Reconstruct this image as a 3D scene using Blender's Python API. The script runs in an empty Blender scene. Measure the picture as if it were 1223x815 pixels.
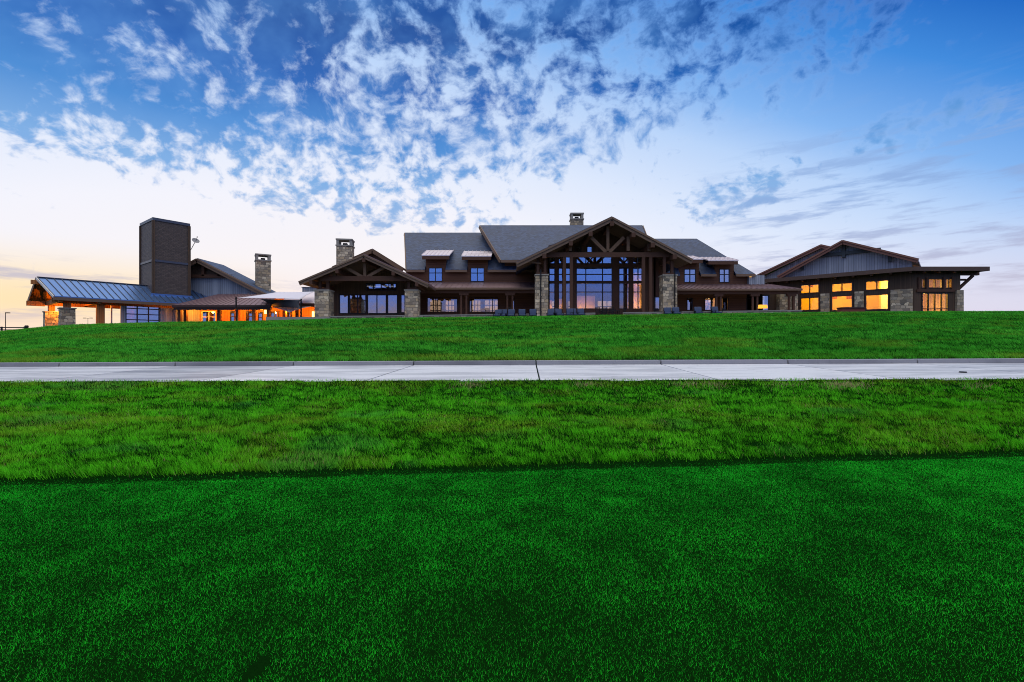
import bpy, bmesh, math, random
import numpy as np
from mathutils import Vector, Matrix
random.seed(7)
rng = np.random.default_rng(11)
scene = bpy.context.scene
COL = scene.collection
FPX, CX, CY, EYE = 550.0, 611.5, 407.5, 1.6        # focal length and centre of the photograph (pixels), eye height (m)

# ------------------------------------------------------------------ nodes and materials
def srgb(r, g, b):
    f = lambda c: c / 12.92 if c <= .04045 else ((c + .055) / 1.055) ** 2.4
    return (f(r / 255), f(g / 255), f(b / 255), 1)

class NT:
    """small node-tree writer"""
    def __init__(s, tree):
        s.t = tree; tree.nodes.clear()
    def n(s, kind, **kw):
        nd = s.t.nodes.new(kind)
        for k, v in kw.items(): setattr(nd, k, v)
        return nd
    def put(s, sock, v):
        if v is None: return
        if hasattr(v, 'is_output') or isinstance(v, bpy.types.NodeSocket): s.t.links.new(v, sock)
        else: sock.default_value = v
    def m(s, op, a, b=None, c=None, clamp=False):
        nd = s.n('ShaderNodeMath', operation=op, use_clamp=clamp)
        for i, v in enumerate((a, b, c)): s.put(nd.inputs[i], v)
        return nd.outputs[0]
    def vm(s, op, a, b=None, out=0):
        nd = s.n('ShaderNodeVectorMath', operation=op)
        s.put(nd.inputs[0], a)
        if b is not None: s.put(nd.inputs[1], b)
        return nd.outputs[out]
    def smooth(s, v, a, b):
        nd = s.n('ShaderNodeMapRange', interpolation_type='SMOOTHSTEP')
        if a > b:
            nd.inputs['From Min'].default_value = b; nd.inputs['From Max'].default_value = a
            nd.inputs['To Min'].default_value = 1; nd.inputs['To Max'].default_value = 0
        else:
            nd.inputs['From Min'].default_value = a; nd.inputs['From Max'].default_value = b
        s.put(nd.inputs['Value'], v)
        return nd.outputs['Result']
    def ramp(s, fac, stops, interp='LINEAR'):
        nd = s.n('ShaderNodeValToRGB'); cr = nd.color_ramp; cr.interpolation = interp
        while len(cr.elements) < len(stops): cr.elements.new(.5)
        for e, (p, c) in zip(cr.elements, stops): e.position = p; e.color = c if len(c) == 4 else (*c, 1)
        s.put(nd.inputs[0], fac)
        return nd.outputs[0]
    def mix(s, fac, a, b, blend='MIX'):
        nd = s.n('ShaderNodeMix', data_type='RGBA', blend_type=blend)
        s.put(nd.inputs[0], fac); s.put(nd.inputs[6], a); s.put(nd.inputs[7], b)
        return nd.outputs[2]
    def noise(s, vec, scale, detail=3, rough=.55, out='Fac', dist=0):
        nd = s.n('ShaderNodeTexNoise'); s.put(nd.inputs['Vector'], vec)
        nd.inputs['Scale'].default_value = scale; nd.inputs['Detail'].default_value = detail
        nd.inputs['Roughness'].default_value = rough; nd.inputs['Distortion'].default_value = dist
        return nd.outputs[out]
    def xyz(s, x, y, z=0):
        nd = s.n('ShaderNodeCombineXYZ')
        for i, v in enumerate((x, y, z)): s.put(nd.inputs[i], v)
        return nd.outputs[0]
    def sep(s, v):
        nd = s.n('ShaderNodeSeparateXYZ'); s.put(nd.inputs[0], v); return nd.outputs
    def wallco(s):
        """metres along the surface (horizontal), height; works for any wall or roof direction"""
        g = s.n('ShaderNodeNewGeometry')
        t = s.vm('NORMALIZE', s.vm('CROSS_PRODUCT', g.outputs['True Normal'], (0, 0, 1)))
        h = s.vm('DOT_PRODUCT', g.outputs['Position'], t, out=1)
        p = s.sep(g.outputs['Position'])
        return h, p[2], g.outputs['Position']

def newmat(name):
    m = bpy.data.materials.new(name); m.use_nodes = True
    nt = NT(m.node_tree)
    out = nt.n('ShaderNodeOutputMaterial')
    return m, nt, out

def principled(nt, out, color, rough=.7, metal=0, spec=.4, bump=None, bstr=.3, bdist=.02):
    b = nt.n('ShaderNodeBsdfPrincipled')
    nt.put(b.inputs['Base Color'], color); nt.put(b.inputs['Roughness'], rough)
    nt.put(b.inputs['Metallic'], metal); b.inputs['Specular IOR Level'].default_value = spec
    if bump is not None:
        bn = nt.n('ShaderNodeBump'); bn.inputs['Strength'].default_value = bstr; bn.inputs['Distance'].default_value = bdist
        nt.put(bn.inputs['Height'], bump); nt.put(b.inputs['Normal'], bn.outputs[0])
    nt.put(out.inputs['Surface'], b.outputs[0])
    return b

def mat_boards(name, c1, c2, width=.2, horizontal=False, rough=.75):
    m, nt, out = newmat(name)
    h, z, pos = nt.wallco()
    u = z if horizontal else h
    v = h if horizontal else z
    q = nt.m('DIVIDE', u, width)
    wn = nt.n('ShaderNodeTexWhiteNoise', noise_dimensions='1D'); nt.put(wn.inputs['W'], nt.m('FLOOR', q))
    fr = nt.m('FRACT', q)
    groove = nt.m('MULTIPLY', nt.smooth(fr, 0, .08), nt.smooth(fr, 1, .92))
    grain = nt.noise(nt.xyz(nt.m('MULTIPLY', u, 14), nt.m('MULTIPLY', v, 1.1), 0), 1, 4)
    f = nt.m('ADD', nt.m('MULTIPLY', wn.outputs[0], .55), nt.m('MULTIPLY', grain, .6), clamp=True)
    col = nt.mix(f, c1, c2)
    col = nt.mix(nt.m('SUBTRACT', 1, groove), col, (.012, .01, .009, 1))
    principled(nt, out, col, rough, bump=groove, bstr=.5)
    return m

def mat_stone(name, cols, w=.52, hgt=.31):
    m, nt, out = newmat(name)
    h, z, pos = nt.wallco()
    dn = nt.noise(pos, 1.7, 2, out='Color')
    d = nt.sep(dn)
    vec = nt.xyz(nt.m('ADD', h, nt.m('MULTIPLY', d[0], .5)), nt.m('ADD', z, nt.m('MULTIPLY', d[1], .34)), 0)
    br = nt.n('ShaderNodeTexBrick'); nt.put(br.inputs['Vector'], vec)
    br.inputs['Scale'].default_value = 1; br.inputs['Brick Width'].default_value = w; br.inputs['Row Height'].default_value = hgt
    br.inputs['Mortar Size'].default_value = .022; br.inputs['Mortar Smooth'].default_value = .4
    br.inputs['Color1'].default_value = (0, 0, 0, 1); br.inputs['Color2'].default_value = (1, 1, 1, 1); br.inputs['Mortar'].default_value = (.5, .5, .5, 1)
    br.offset = .5; br.squash = .7; br.squash_frequency = 3
    n = len(cols)
    col = nt.ramp(br.outputs['Color'], [(i / (n - 1), c) for i, c in enumerate(cols)])
    fine = nt.noise(pos, 9, 4)
    col = nt.mix(nt.m('MULTIPLY', fine, .6), col, (.33, .31, .27, 1))
    col = nt.mix(nt.m('MULTIPLY', br.outputs['Fac'], .75), col, (.11, .1, .09, 1))
    hh = nt.m('ADD', nt.m('SUBTRACT', 1, br.outputs['Fac']), nt.m('MULTIPLY', fine, .35))
    principled(nt, out, col, .85, spec=.2, bump=hh, bstr=.8, bdist=.05)
    return m

def mat_shingle(name, c1, c2, c3=(.03, .038, .055, 1)):
    m, nt, out = newmat(name)
    h, z, pos = nt.wallco()
    br = nt.n('ShaderNodeTexBrick'); nt.put(br.inputs['Vector'], nt.xyz(h, z, 0))
    br.inputs['Scale'].default_value = 1; br.inputs['Brick Width'].default_value = .33; br.inputs['Row Height'].default_value = .16
    br.inputs['Mortar Size'].default_value = .012; br.inputs['Color1'].default_value = c1; br.inputs['Color2'].default_value = c2
    br.inputs['Mortar'].default_value = (.018, .018, .02, 1)
    big = nt.noise(pos, .5, 4)
    fine = nt.noise(pos, 5, 3)
    col = nt.mix(nt.m('MULTIPLY', nt.smooth(big, .35, .7), .4), br.outputs['Color'], c3)
    col = nt.mix(nt.m('MULTIPLY', fine, .4), col, c2)
    principled(nt, out, col, .6, spec=.5, bump=br.outputs['Fac'], bstr=.5, bdist=-.03)
    return m

def mat_metal(name, c, rough=.35, metal=.75):
    m, nt, out = newmat(name)
    h, z, pos = nt.wallco()
    big = nt.noise(pos, .7, 4)
    fine = nt.noise(pos, 6, 3)
    col = nt.mix(nt.m('MULTIPLY', big, .5), c, tuple(x * .6 for x in c[:3]) + (1,))
    r = nt.m('ADD', rough - .08, nt.m('MULTIPLY', fine, .2))
    principled(nt, out, col, r, metal, .5)
    return m

def mat_plain(name, c, rough=.7, metal=0, var=.35, scale=6, spec=.35):
    m, nt, out = newmat(name)
    g = nt.n('ShaderNodeNewGeometry')
    f = nt.noise(g.outputs['Position'], scale, 4)
    col = nt.mix(nt.m('MULTIPLY', f, var * 2), c, tuple(x * .55 for x in c[:3]) + (1,))
    principled(nt, out, col, rough, metal, spec, bump=f, bstr=.15)
    return m

def mat_glass(name, refl=.42, tint=(.72, .74, .76), rc=(.8, .87, 1), fres=.5):
    m, nt, out = newmat(name)
    g = nt.n('ShaderNodeNewGeometry')
    wob = nt.noise(g.outputs['Position'], .55, 2)
    bn = nt.n('ShaderNodeBump'); bn.inputs['Strength'].default_value = .25; bn.inputs['Distance'].default_value = .05
    nt.put(bn.inputs['Height'], wob)
    gl = nt.n('ShaderNodeBsdfGlossy'); gl.inputs['Roughness'].default_value = .015; gl.inputs['Color'].default_value = (*rc, 1)
    nt.put(gl.inputs['Normal'], bn.outputs[0])
    tr = nt.n('ShaderNodeBsdfTransparent'); tr.inputs['Color'].default_value = (*tint, 1)
    lw = nt.n('ShaderNodeLayerWeight'); lw.inputs['Blend'].default_value = .25
    f = nt.m('ADD', refl, nt.m('MULTIPLY', lw.outputs['Fresnel'], fres), clamp=True)
    mx = nt.n('ShaderNodeMixShader'); nt.put(mx.inputs[0], f); nt.put(mx.inputs[1], tr.outputs[0]); nt.put(mx.inputs[2], gl.outputs[0])
    nt.put(out.inputs['Surface'], mx.outputs[0])
    return m

def mat_emit(name, c, s):
    m, nt, out = newmat(name)
    e = nt.n('ShaderNodeEmission'); e.inputs[0].default_value = c; e.inputs[1].default_value = s
    nt.put(out.inputs['Surface'], e.outputs[0]); return m

def mat_blade(name, rough=.5, trans=.3):
    m, nt, out = newmat(name)
    a = nt.n('ShaderNodeAttribute', attribute_name='tint')
    d = nt.n('ShaderNodeBsdfPrincipled'); nt.put(d.inputs['Base Color'], a.outputs['Color'])
    d.inputs['Roughness'].default_value = rough; d.inputs['Specular IOR Level'].default_value = .02
    t = nt.n('ShaderNodeBsdfTranslucent'); nt.put(t.inputs['Color'], a.outputs['Color'])
    mx = nt.n('ShaderNodeMixShader'); mx.inputs[0].default_value = trans
    nt.put(mx.inputs[1], d.outputs[0]); nt.put(mx.inputs[2], t.outputs[0])
    nt.put(out.inputs['Surface'], mx.outputs[0]); return m

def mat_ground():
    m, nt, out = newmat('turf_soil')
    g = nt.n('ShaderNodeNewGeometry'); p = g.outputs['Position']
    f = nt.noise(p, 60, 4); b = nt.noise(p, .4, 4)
    col = nt.mix(f, (.001, .008, .001, 1), (.003, .026, .003, 1))  # near-black, so blade gaps and the bare edge strip look shaded
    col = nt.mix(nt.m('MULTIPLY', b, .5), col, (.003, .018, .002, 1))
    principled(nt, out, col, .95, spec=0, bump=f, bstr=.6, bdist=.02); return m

def mat_concrete(name, c1, c2):
    m, nt, out = newmat(name)
    g = nt.n('ShaderNodeNewGeometry'); p = g.outputs['Position']
    isl = g.outputs['Random Per Island']
    sp = nt.sep(p)
    streak = nt.noise(nt.xyz(nt.m('MULTIPLY', sp[0], .35), nt.m('MULTIPLY', sp[1], 1.6), 0), 1, 5, .6)
    fine = nt.noise(p, 30, 5)
    spots = nt.noise(p, 3.0, 6, .7)
    f = nt.m('ADD', nt.m('MULTIPLY', isl, .8), nt.m('MULTIPLY', nt.smooth(streak, .36, .62), .55), clamp=True)
    col = nt.mix(f, c1, c2)
    col = nt.mix(nt.m('MULTIPLY', nt.smooth(spots, .55, .75), .35), col, tuple(x * .55 for x in c1[:3]) + (1,))
    col = nt.mix(nt.m('MULTIPLY', fine, .25), col, tuple(x * .7 for x in c1[:3]) + (1,))
    principled(nt, out, col, .55, spec=.5, bump=fine, bstr=.12, bdist=.01); return m

M = dict(
    board_brown=mat_boards('dark_brown_siding', (.085, .034, .016, 1), (.16, .068, .032, 1), .22, True),
    board_dark=mat_boards('dark_board_siding', (.05, .03, .018, 1), (.11, .065, .038, 1), .2),
    board_gray=mat_boards('weathered_gray_boards', (.16, .19, .24, 1), (.34, .38, .44, 1), .24),
    board_cedar=mat_boards('cedar_boards', (.34, .12, .03, 1), (.5, .2, .055, 1), .2),
    tower=mat_shingle('tower_shingles', (.06, .043, .036, 1), (.115, .083, .068, 1), (.07, .05, .042, 1)),
    timber=mat_plain('timber', (.10, .045, .026, 1), .75, 0, .4, 4),
    timber_pale=mat_plain('timber_weathered', (.17, .10, .06, 1), .75, 0, .4, 4),
    fascia=mat_plain('fascia_wood', (.2, .125, .08, 1), .6, 0, .35, 3),
    soffit=mat_boards('soffit_boards', (.1, .065, .04, 1), (.17, .11, .07, 1), .18),
    stone=mat_stone('ledge_stone', [(.05, .045, .035), (.58, .42, .22), (.25, .2, .15), (.85, .7, .46), (.12, .085, .055), (.72, .56, .35)]),
    stone_cap=mat_plain('stone_cap', (.34, .32, .28, 1), .85, 0, .3, 5),
    shingle=mat_shingle('roof_shingles', (.009, .023, .058, 1), (.036, .07, .158, 1)),
    metal_blue=mat_metal('metal_roof', (.12, .24, .5, 1), .3, .8),
    metal_dark=mat_metal('metal_seam', (.09, .1, .13, 1), .4, .6),
    metal_brown=mat_metal('bronze_roof', (.27, .18, .19, 1), .45, .7),
    metal_pale=mat_metal('pale_metal_roof', (.72, .64, .66, 1), .45, .5),
    frame=mat_plain('bronze_frame', (.022, .02, .024, 1), .45, .2, .3, 5),
    frame_red=mat_plain('stained_frame', (.06, .028, .022, 1), .5, 0, .3, 5),
    black=mat_plain('black_metal', (.015, .015, .017, 1), .5, .4, .3, 5),
    glass=mat_glass('window_glass'),
    glass_clear=mat_glass('clear_window_glass', .24, (.95, .87, .78)),
    glass_lit=mat_glass('lit_window_glass', .03, (.95, .95, .95), fres=.12),
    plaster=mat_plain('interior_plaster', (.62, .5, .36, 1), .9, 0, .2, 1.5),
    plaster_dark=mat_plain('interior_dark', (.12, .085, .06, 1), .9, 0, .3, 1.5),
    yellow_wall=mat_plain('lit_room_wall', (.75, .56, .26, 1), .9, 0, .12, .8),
    white_trim=mat_plain('white_trim', (.7, .66, .6, 1), .5, 0, .15, 4),
    soil=mat_ground(),
    concrete=mat_concrete('path_concrete', (.18, .19, .22, 1), (.61, .62, .645, 1)),
    kerb=mat_concrete('kerb_concrete', (.14, .14, .155, 1), (.27, .27, .29, 1)),
    paving=mat_concrete('terrace_paving', (.25, .23, .2, 1), (.38, .35, .3, 1)),
    green_blade=mat_blade('fine_turf', .5, .3),
    rough_blade=mat_blade('rough_turf', .5, .3),
    cushion=mat_plain('blue_cushion', (.05, .075, .14, 1), .85, 0, .2, 12),
    sail_pale=mat_plain('pale_sailcloth', (.62, .6, .66, 1), .8, 0, .12, 3),
    sail_dark=mat_plain('charcoal_sailcloth', (.06, .065, .075, 1), .8, 0, .2, 3),
    redwood=mat_boards('red_stained_wood', (.13, .03, .022, 1), (.2, .05, .035, 1), .14, True),
    lamp_warm=mat_emit('warm_lamp', (1, .5, .12, 1), 6),
    lamp_shade=mat_emit('glowing_shade', (1, .42, .05, 1), 1.6),
)

# ------------------------------------------------------------------ mesh writing
class F:
    """a wall frame: x runs along the wall, y goes into the building, z is up"""
    def __init__(s, ox, oy, deg=0):
        s.ox, s.oy, s.a = ox, oy, math.radians(deg)
        s.c, s.s = math.cos(s.a), math.sin(s.a)
    def p(s, x, y, z): return Vector((s.ox + x * s.c - y * s.s, s.oy + x * s.s + y * s.c, z))
    def x(s, px, y=0):
        u = (px - CX) / FPX
        ox, oy = s.ox - y * s.s, s.oy + y * s.c
        return (u * oy - ox) / (s.c - u * s.s)
    def z(s, px, py, y=0):
        d = s.p(s.x(px, y), y, 0).y
        return EYE + (CY - py) / FPX * d
    def r(s, px0, py0, px1, py1, y=0):
        xm = (px0 + px1) / 2
        return s.x(px0, y), s.x(px1, y), s.z(xm, py1, y), s.z(xm, py0, y)
    def moved(s, x, y): q = s.p(x, y, 0); return F(q.x, q.y, math.degrees(s.a))
WORLD = F(0, 0, 0)

def W(px, py, d): return Vector(((px - CX) / FPX * d, d, EYE + (CY - py) / FPX * d))

class MB:
    def __init__(s): s.bm = bmesh.new()
    def hexa(s, c):
        v = [s.bm.verts.new(q) for q in c]
        for f in ((0, 3, 2, 1), (4, 5, 6, 7), (0, 1, 5, 4), (1, 2, 6, 5), (2, 3, 7, 6), (3, 0, 4, 7)):
            s.bm.faces.new([v[i] for i in f])
    def box(s, x0, x1, y0, y1, z0, z1, f=WORLD, taper=1.0):
        if x0 > x1: x0, x1 = x1, x0
        if taper != 1.0:
            cx, cy = (x0 + x1) / 2, (y0 + y1) / 2
            X0, X1, Y0, Y1 = cx + (x0 - cx) * taper, cx + (x1 - cx) * taper, cy + (y0 - cy) * taper, cy + (y1 - cy) * taper
        else: X0, X1, Y0, Y1 = x0, x1, y0, y1
        s.hexa([f.p(x0, y0, z0), f.p(x1, y0, z0), f.p(x1, y1, z0), f.p(x0, y1, z0),
                f.p(X0, Y0, z1), f.p(X1, Y0, z1), f.p(X1, Y1, z1), f.p(X0, Y1, z1)])
        return s
    def prism(s, pts, vec):
        pts = [Vector(p) for p in pts]; vec = Vector(vec)
        a = [s.bm.verts.new(p) for p in pts]; b = [s.bm.verts.new(p + vec) for p in pts]
        s.bm.faces.new(a); s.bm.faces.new(b[::-1])
        n = len(pts)
        for i in range(n): s.bm.faces.new([a[i], b[i], b[(i + 1) % n], a[(i + 1) % n]])
        return s
    def slab(s, pts, t): return s.prism(pts, (0, 0, -t))
    def beam(s, p, q, w, h, up=(0, 0, 1)):
        p, q = Vector(p), Vector(q); d = (q - p).normalized(); up = Vector(up)
        if abs(d.dot(up)) > .95: up = Vector((0, 1, 0))
        r = d.cross(up).normalized() * (w / 2); u = r.cross(d).normalized() * (h / 2)
        s.hexa([p - r - u, p + r - u, q + r - u, q - r - u, p - r + u, p + r + u, q + r + u, q - r + u])
        return s
    def tube(s, p, q, r0, r1=None, n=10):
        p, q = Vector(p), Vector(q); r1 = r0 if r1 is None else r1
        d = (q - p).normalized(); up = Vector((0, 0, 1)) if abs(d.z) < .9 else Vector((1, 0, 0))
        u = d.cross(up).normalized(); w = d.cross(u)
        A = [s.bm.verts.new(p + (u * math.cos(t) + w * math.sin(t)) * r0) for t in [2 * math.pi * i / n for i in range(n)]]
        B = [s.bm.verts.new(q + (u * math.cos(t) + w * math.sin(t)) * r1) for t in [2 * math.pi * i / n for i in range(n)]]
        s.bm.faces.new(A); s.bm.faces.new(B[::-1])
        for i in range(n): s.bm.faces.new([A[i], B[i], B[(i + 1) % n], A[(i + 1) % n]])
        return s
    def wall(s, f, x0, x1, z0, z1, th, holes=(), y0=0):
        """a wall y0..y0+th with rectangular openings (x0, x1, z0, z1)"""
        hs = [(max(x0, a), min(x1, b), max(z0, c), min(z1, d)) for a, b, c, d in holes]
        xs = sorted({x0, x1, *[h[0] for h in hs], *[h[1] for h in hs]})
        for a, b in zip(xs, xs[1:]):
            if b - a < 1e-4: continue
            m = (a + b) / 2
            cuts = sorted([(h[2], h[3]) for h in hs if h[0] < m < h[1]])
            z = z0
            for c, d in cuts:
                if c > z + 1e-4: s.box(a, b, y0, y0 + th, z, c, f)
                z = max(z, d)
            if z < z1 - 1e-4: s.box(a, b, y0, y0 + th, z, z1, f)
        return s
    def split(s, name, mat, parent):
        """every loose piece becomes an object of its own, all with the same name"""
        bm = s.bm; bm.verts.ensure_lookup_table(); bm.verts.index_update()
        seen = set(); outs = []
        for v0 in bm.verts:
            if v0.index in seen: continue
            st, isl = [v0], []
            seen.add(v0.index)
            while st:
                v = st.pop(); isl.append(v)
                for e in v.link_edges:
                    w = e.other_vert(v)
                    if w.index not in seen: seen.add(w.index); st.append(w)
            ids = {v.index for v in isl}; m = MB(); mp = {v.index: m.bm.verts.new(v.co) for v in isl}
            for f in bm.faces:
                if f.verts[0].index in ids: m.bm.faces.new([mp[q.index] for q in f.verts])
            outs.append(m.build(name, mat, parent))
        bm.free(); return outs
    def build(s, name, mat, parent=None, smooth=False, bevel=0):
        bm = s.bm
        bmesh.ops.recalc_face_normals(bm, faces=bm.faces)
        if bevel:
            bmesh.ops.bevel(bm, geom=list(bm.edges), offset=bevel, segments=2, affect='EDGES', profile=.6)
        me = bpy.data.meshes.new(name); o = bpy.data.objects.new(name, me); COL.objects.link(o)
        root = parent
        while root is not None and root.parent is not None: root = root.parent
        if root is not None:
            bmesh.ops.translate(bm, verts=bm.verts, vec=-root.location)
            o.parent = parent
        bm.to_mesh(me); bm.free()
        if smooth:
            for p in me.polygons: p.use_smooth = True
        me.materials.append(mat if not isinstance(mat, str) else M[mat])
        return o

def thing(name, label, cat, loc, group=None):
    o = bpy.data.objects.new(name, None); COL.objects.link(o)
    o.location = loc; o.empty_display_size = .3
    o['label'] = label; o['category'] = cat
    if group: o['group'] = group
    return o
def tag(o, label, cat, kind=None, group=None):
    o['label'] = label; o['category'] = cat
    if kind: o['kind'] = kind
    if group: o['group'] = group
    return o
def copy_tree(o, parent=None):
    c = o.copy(); COL.objects.link(c); c.parent = parent
    for ch in list(o.children): copy_tree(ch, c)
    return c
def kidlabel(o, label): o['label'] = label; return o

def window(root, f, x0, x1, z0, z1, cols=2, rows=1, glass='glass', name='window', fw=.07, mw=.045, mat='frame', rowz=None, colx=None):
    """frame with mullions, set in an opening; its pane is a sub-part"""
    b = MB(); d0, d1 = -.05, .1
    b.box(x0, x0 + fw, d0, d1, z0, z1, f).box(x1 - fw, x1, d0, d1, z0, z1, f)
    b.box(x0 + fw, x1 - fw, d0, d1, z0, z0 + fw, f).box(x0 + fw, x1 - fw, d0, d1, z1 - fw, z1, f)
    cx = colx if colx is not None else [x0 + (x1 - x0) * i / cols for i in range(1, cols)]
    rz = rowz if rowz is not None else [z0 + (z1 - z0) * i / rows for i in range(1, rows)]
    for x in cx: b.box(x - mw, x + mw, d0 + .01, d1 - .01, z0 + fw, z1 - fw, f)
    for z in rz: b.box(x0 + fw, x1 - fw, d0 + .02, d1 - .02, z - mw, z + mw, f)
    o = b.build(name, mat, root)
    MB().box(x0 + fw * .5, x1 - fw * .5, .035, .047, z0 + fw * .5, z1 - fw * .5, f).build('pane', glass, o)
    return o

def lamp(name, loc, power, color=(1, .52, .16), radius=.12):
    l = bpy.data.lights.new(name, 'POINT'); l.energy = power; l.color = color; l.shadow_soft_size = radius
    o = bpy.data.objects.new(name, l); COL.objects.link(o); o.location = loc; return o
def area_lamp(name, loc, power, sx, sy, color=(1, .5, .1)):
    l = bpy.data.lights.new(name, 'AREA'); l.energy = power; l.color = color; l.shape = 'RECTANGLE'; l.size = sx; l.size_y = sy
    o = bpy.data.objects.new(name, l); COL.objects.link(o); o.location = loc; return o

# ------------------------------------------------------------------ terrain
def vnoise(x, y, seed=0):
    xi = np.floor(x).astype(np.int64); yi = np.floor(y).astype(np.int64); xf = x - xi; yf = y - yi
    xf = xf * xf * (3 - 2 * xf); yf = yf * yf * (3 - 2 * yf)
    def h(a, b):
        n = (a * 374761393 + b * 668265263 + seed * 974711) & 0x7fffffff
        n = ((n ^ (n >> 13)) * 1274126177) & 0x7fffffff
        return ((n ^ (n >> 16)) & 0xffff) / 65535.0
    return (h(xi, yi) * (1 - xf) + h(xi + 1, yi) * xf) * (1 - yf) + (h(xi, yi + 1) * (1 - xf) + h(xi + 1, yi + 1) * xf) * yf
def fbm(x, y, seed=0, o=3):
    t = 0; a = .5; w = 0
    for i in range(o):
        t = t + vnoise(x * 2 ** i, y * 2 ** i, seed + i) * a; w += a; a *= .5
    return t / w
def sst(v, a, b):
    t = np.clip((v - a) / (b - a), 0, 1); return t * t * (3 - 2 * t)

def edge_y(x): return 5.65 + .1 * np.clip(x, -25, 25) + .10 * (fbm(x * .45 + 7, x * 0 + 3.3, 5) - .5)
def path_n(x): return 10.4 - .034 * np.clip(x, -60, 60)
PATHW = 4.6
def path_z(x, y): return .70 + .12 * (y - path_n(x)) / PATHW + .0055 * np.clip(x, -30, 30)
CU = np.array([-2.2, -1.4, -1.112, -1.003, -.93, -.748, -.566, -.385, -.021, .161, .343, .615, .797, 1.112, 2.2])
CPY = np.array([404, 402, 396.5, 390.3, 388, 385.5, 384.2, 381.4, 379, 377.6, 376.2, 374.2, 373.2, 372.6, 372.3])
CH = EYE + (CY - CPY) * 42 / FPX
def crest(u): return np.interp(u, CU, CH)
def ground_z(x, y):
    x = np.asarray(x, float); y = np.asarray(y, float)
    e = edge_y(x); pn = path_n(x); pf = pn + PATHW; yk = pf + .3
    zg = .035 * (fbm(x * .5, y * .5, 3) - .5)
    s = np.clip((y - e) / np.maximum(pn - e, .5), 0, 1)
    zp0 = path_z(x, pn)
    bank = zg * (1 - s) + zp0 * (s + .085 * np.sin(2 * np.pi * s) + .03 * np.sin(np.pi * s)) + .16 * (fbm(x * .8, y * 1.7, 21, 4) - .5) * np.sin(np.pi * s)
    z = np.where(y < e, zg, bank)
    zp = path_z(x, y) - .06
    z = np.where(y > pn - .02, np.where(y < pn + .08, path_z(x, y) + .012, zp), z)
    t = np.clip((y - yk) / (42 - yk), 0, 1)
    hc = crest(x / np.maximum(y, 12))
    zk = path_z(x, pf) + .12
    up = zk + (hc - zk) * (1 - (1 - t) ** 1.22) + .16 * (fbm(x * .22, y * .3, 31) - .5) * np.sin(np.pi * t)
    up = up - .42 * sst(y, 42.5, 45.5) - (hc + 1.0) * sst(y, 85, 190) - 6 * sst(y, 150, 600)
    z = np.where(y > pf + .17, np.where(y < yk, zk - .03, up), z)
    return z

def grid_mesh():
    xs = np.unique(np.round(np.concatenate([np.arange(-14, 14.01, .2), np.arange(-30, 30, .6), np.arange(-80, 80.1, 2.0), np.arange(-400, 401, 25), [-4000, -2500, -1500, -900, -600, 600, 900, 1500, 2500, 4000]]), 3))
    ys = np.unique(np.round(np.concatenate([[-800, -200, -60, -25, -12, -6], np.arange(-4, 16.6, .12), np.arange(16.8, 50, .5), np.arange(52, 120, 2), np.arange(130, 400, 20), [500, 700, 1000, 1500, 2500, 4000]]), 3))
    gx, gy = np.meshgrid(xs, ys); gz = ground_z(gx, gy)
    n, mm = gx.shape
    co = np.stack([gx, gy, gz], -1).reshape(-1, 3)
    i = np.arange((n - 1) * (mm - 1)); r = i // (mm - 1); c = i % (mm - 1)
    a = r * mm + c
    q = np.stack([a, a + 1, a + mm + 1, a + mm], -1)
    return co, q
def raw_mesh(name, co, faces, k, mat, tint=None, smooth=False):
    me = bpy.data.meshes.new(name)
    me.vertices.add(len(co)); me.vertices.foreach_set('co', np.ascontiguousarray(co, np.float32).ravel())
    nf = len(faces); me.loops.add(nf * k); me.loops.foreach_set('vertex_index', np.ascontiguousarray(faces, np.int32).ravel())
    me.polygons.add(nf); me.polygons.foreach_set('loop_start', np.arange(0, nf * k, k, dtype=np.int32))
    me.polygons.foreach_set('use_smooth', np.full(nf, smooth))
    me.update(calc_edges=True)
    if tint is not None:
        at = me.color_attributes.new('tint', 'FLOAT_COLOR', 'POINT')
        at.data.foreach_set('color', np.ascontiguousarray(tint, np.float32).ravel())
    me.materials.append(M[mat]); o = bpy.data.objects.new(name, me); COL.objects.link(o)
    return o
co, q = grid_mesh()
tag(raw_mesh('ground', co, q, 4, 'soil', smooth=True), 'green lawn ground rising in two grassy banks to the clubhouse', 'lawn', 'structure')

# ------------------------------------------------------------------ grass blades (uncountable: stuff)
def blades(name, x, y, h, w, lean, tint, mat, leandir=None):
    n = len(x)
    z = ground_z(x, y) - .006
    ang = rng.uniform(0, 2 * np.pi, n)
    dx, dy = np.cos(ang) * w / 2, np.sin(ang) * w / 2
    la = rng.uniform(0, 2 * np.pi, n) if leandir is None else leandir
    ll = lean * h
    co = np.empty((n, 3, 3), np.float32)
    co[:, 0] = np.stack([x - dx, y - dy, z], -1); co[:, 1] = np.stack([x + dx, y + dy, z], -1)
    co[:, 2] = np.stack([x + np.cos(la) * ll, y + np.sin(la) * ll, z + h], -1)
    t = np.repeat(np.concatenate([tint, np.ones((n, 1))], 1)[:, None, :], 3, 1)
    return raw_mesh(name, co.reshape(-1, 3), np.arange(3 * n).reshape(-1, 3), 3, mat, t.reshape(-1, 4))
def lerp(a, b, t): return np.asarray(a)[None] * (1 - t[:, None]) + np.asarray(b)[None] * t[:, None]
def samp(n, y0, y1, p):
    """y with density falling as y**-p"""
    r = rng.uniform(0, 1, n); k = 1 - p
    return (y0 ** k + r * (y1 ** k - y0 ** k)) ** (1 / k)

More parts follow.
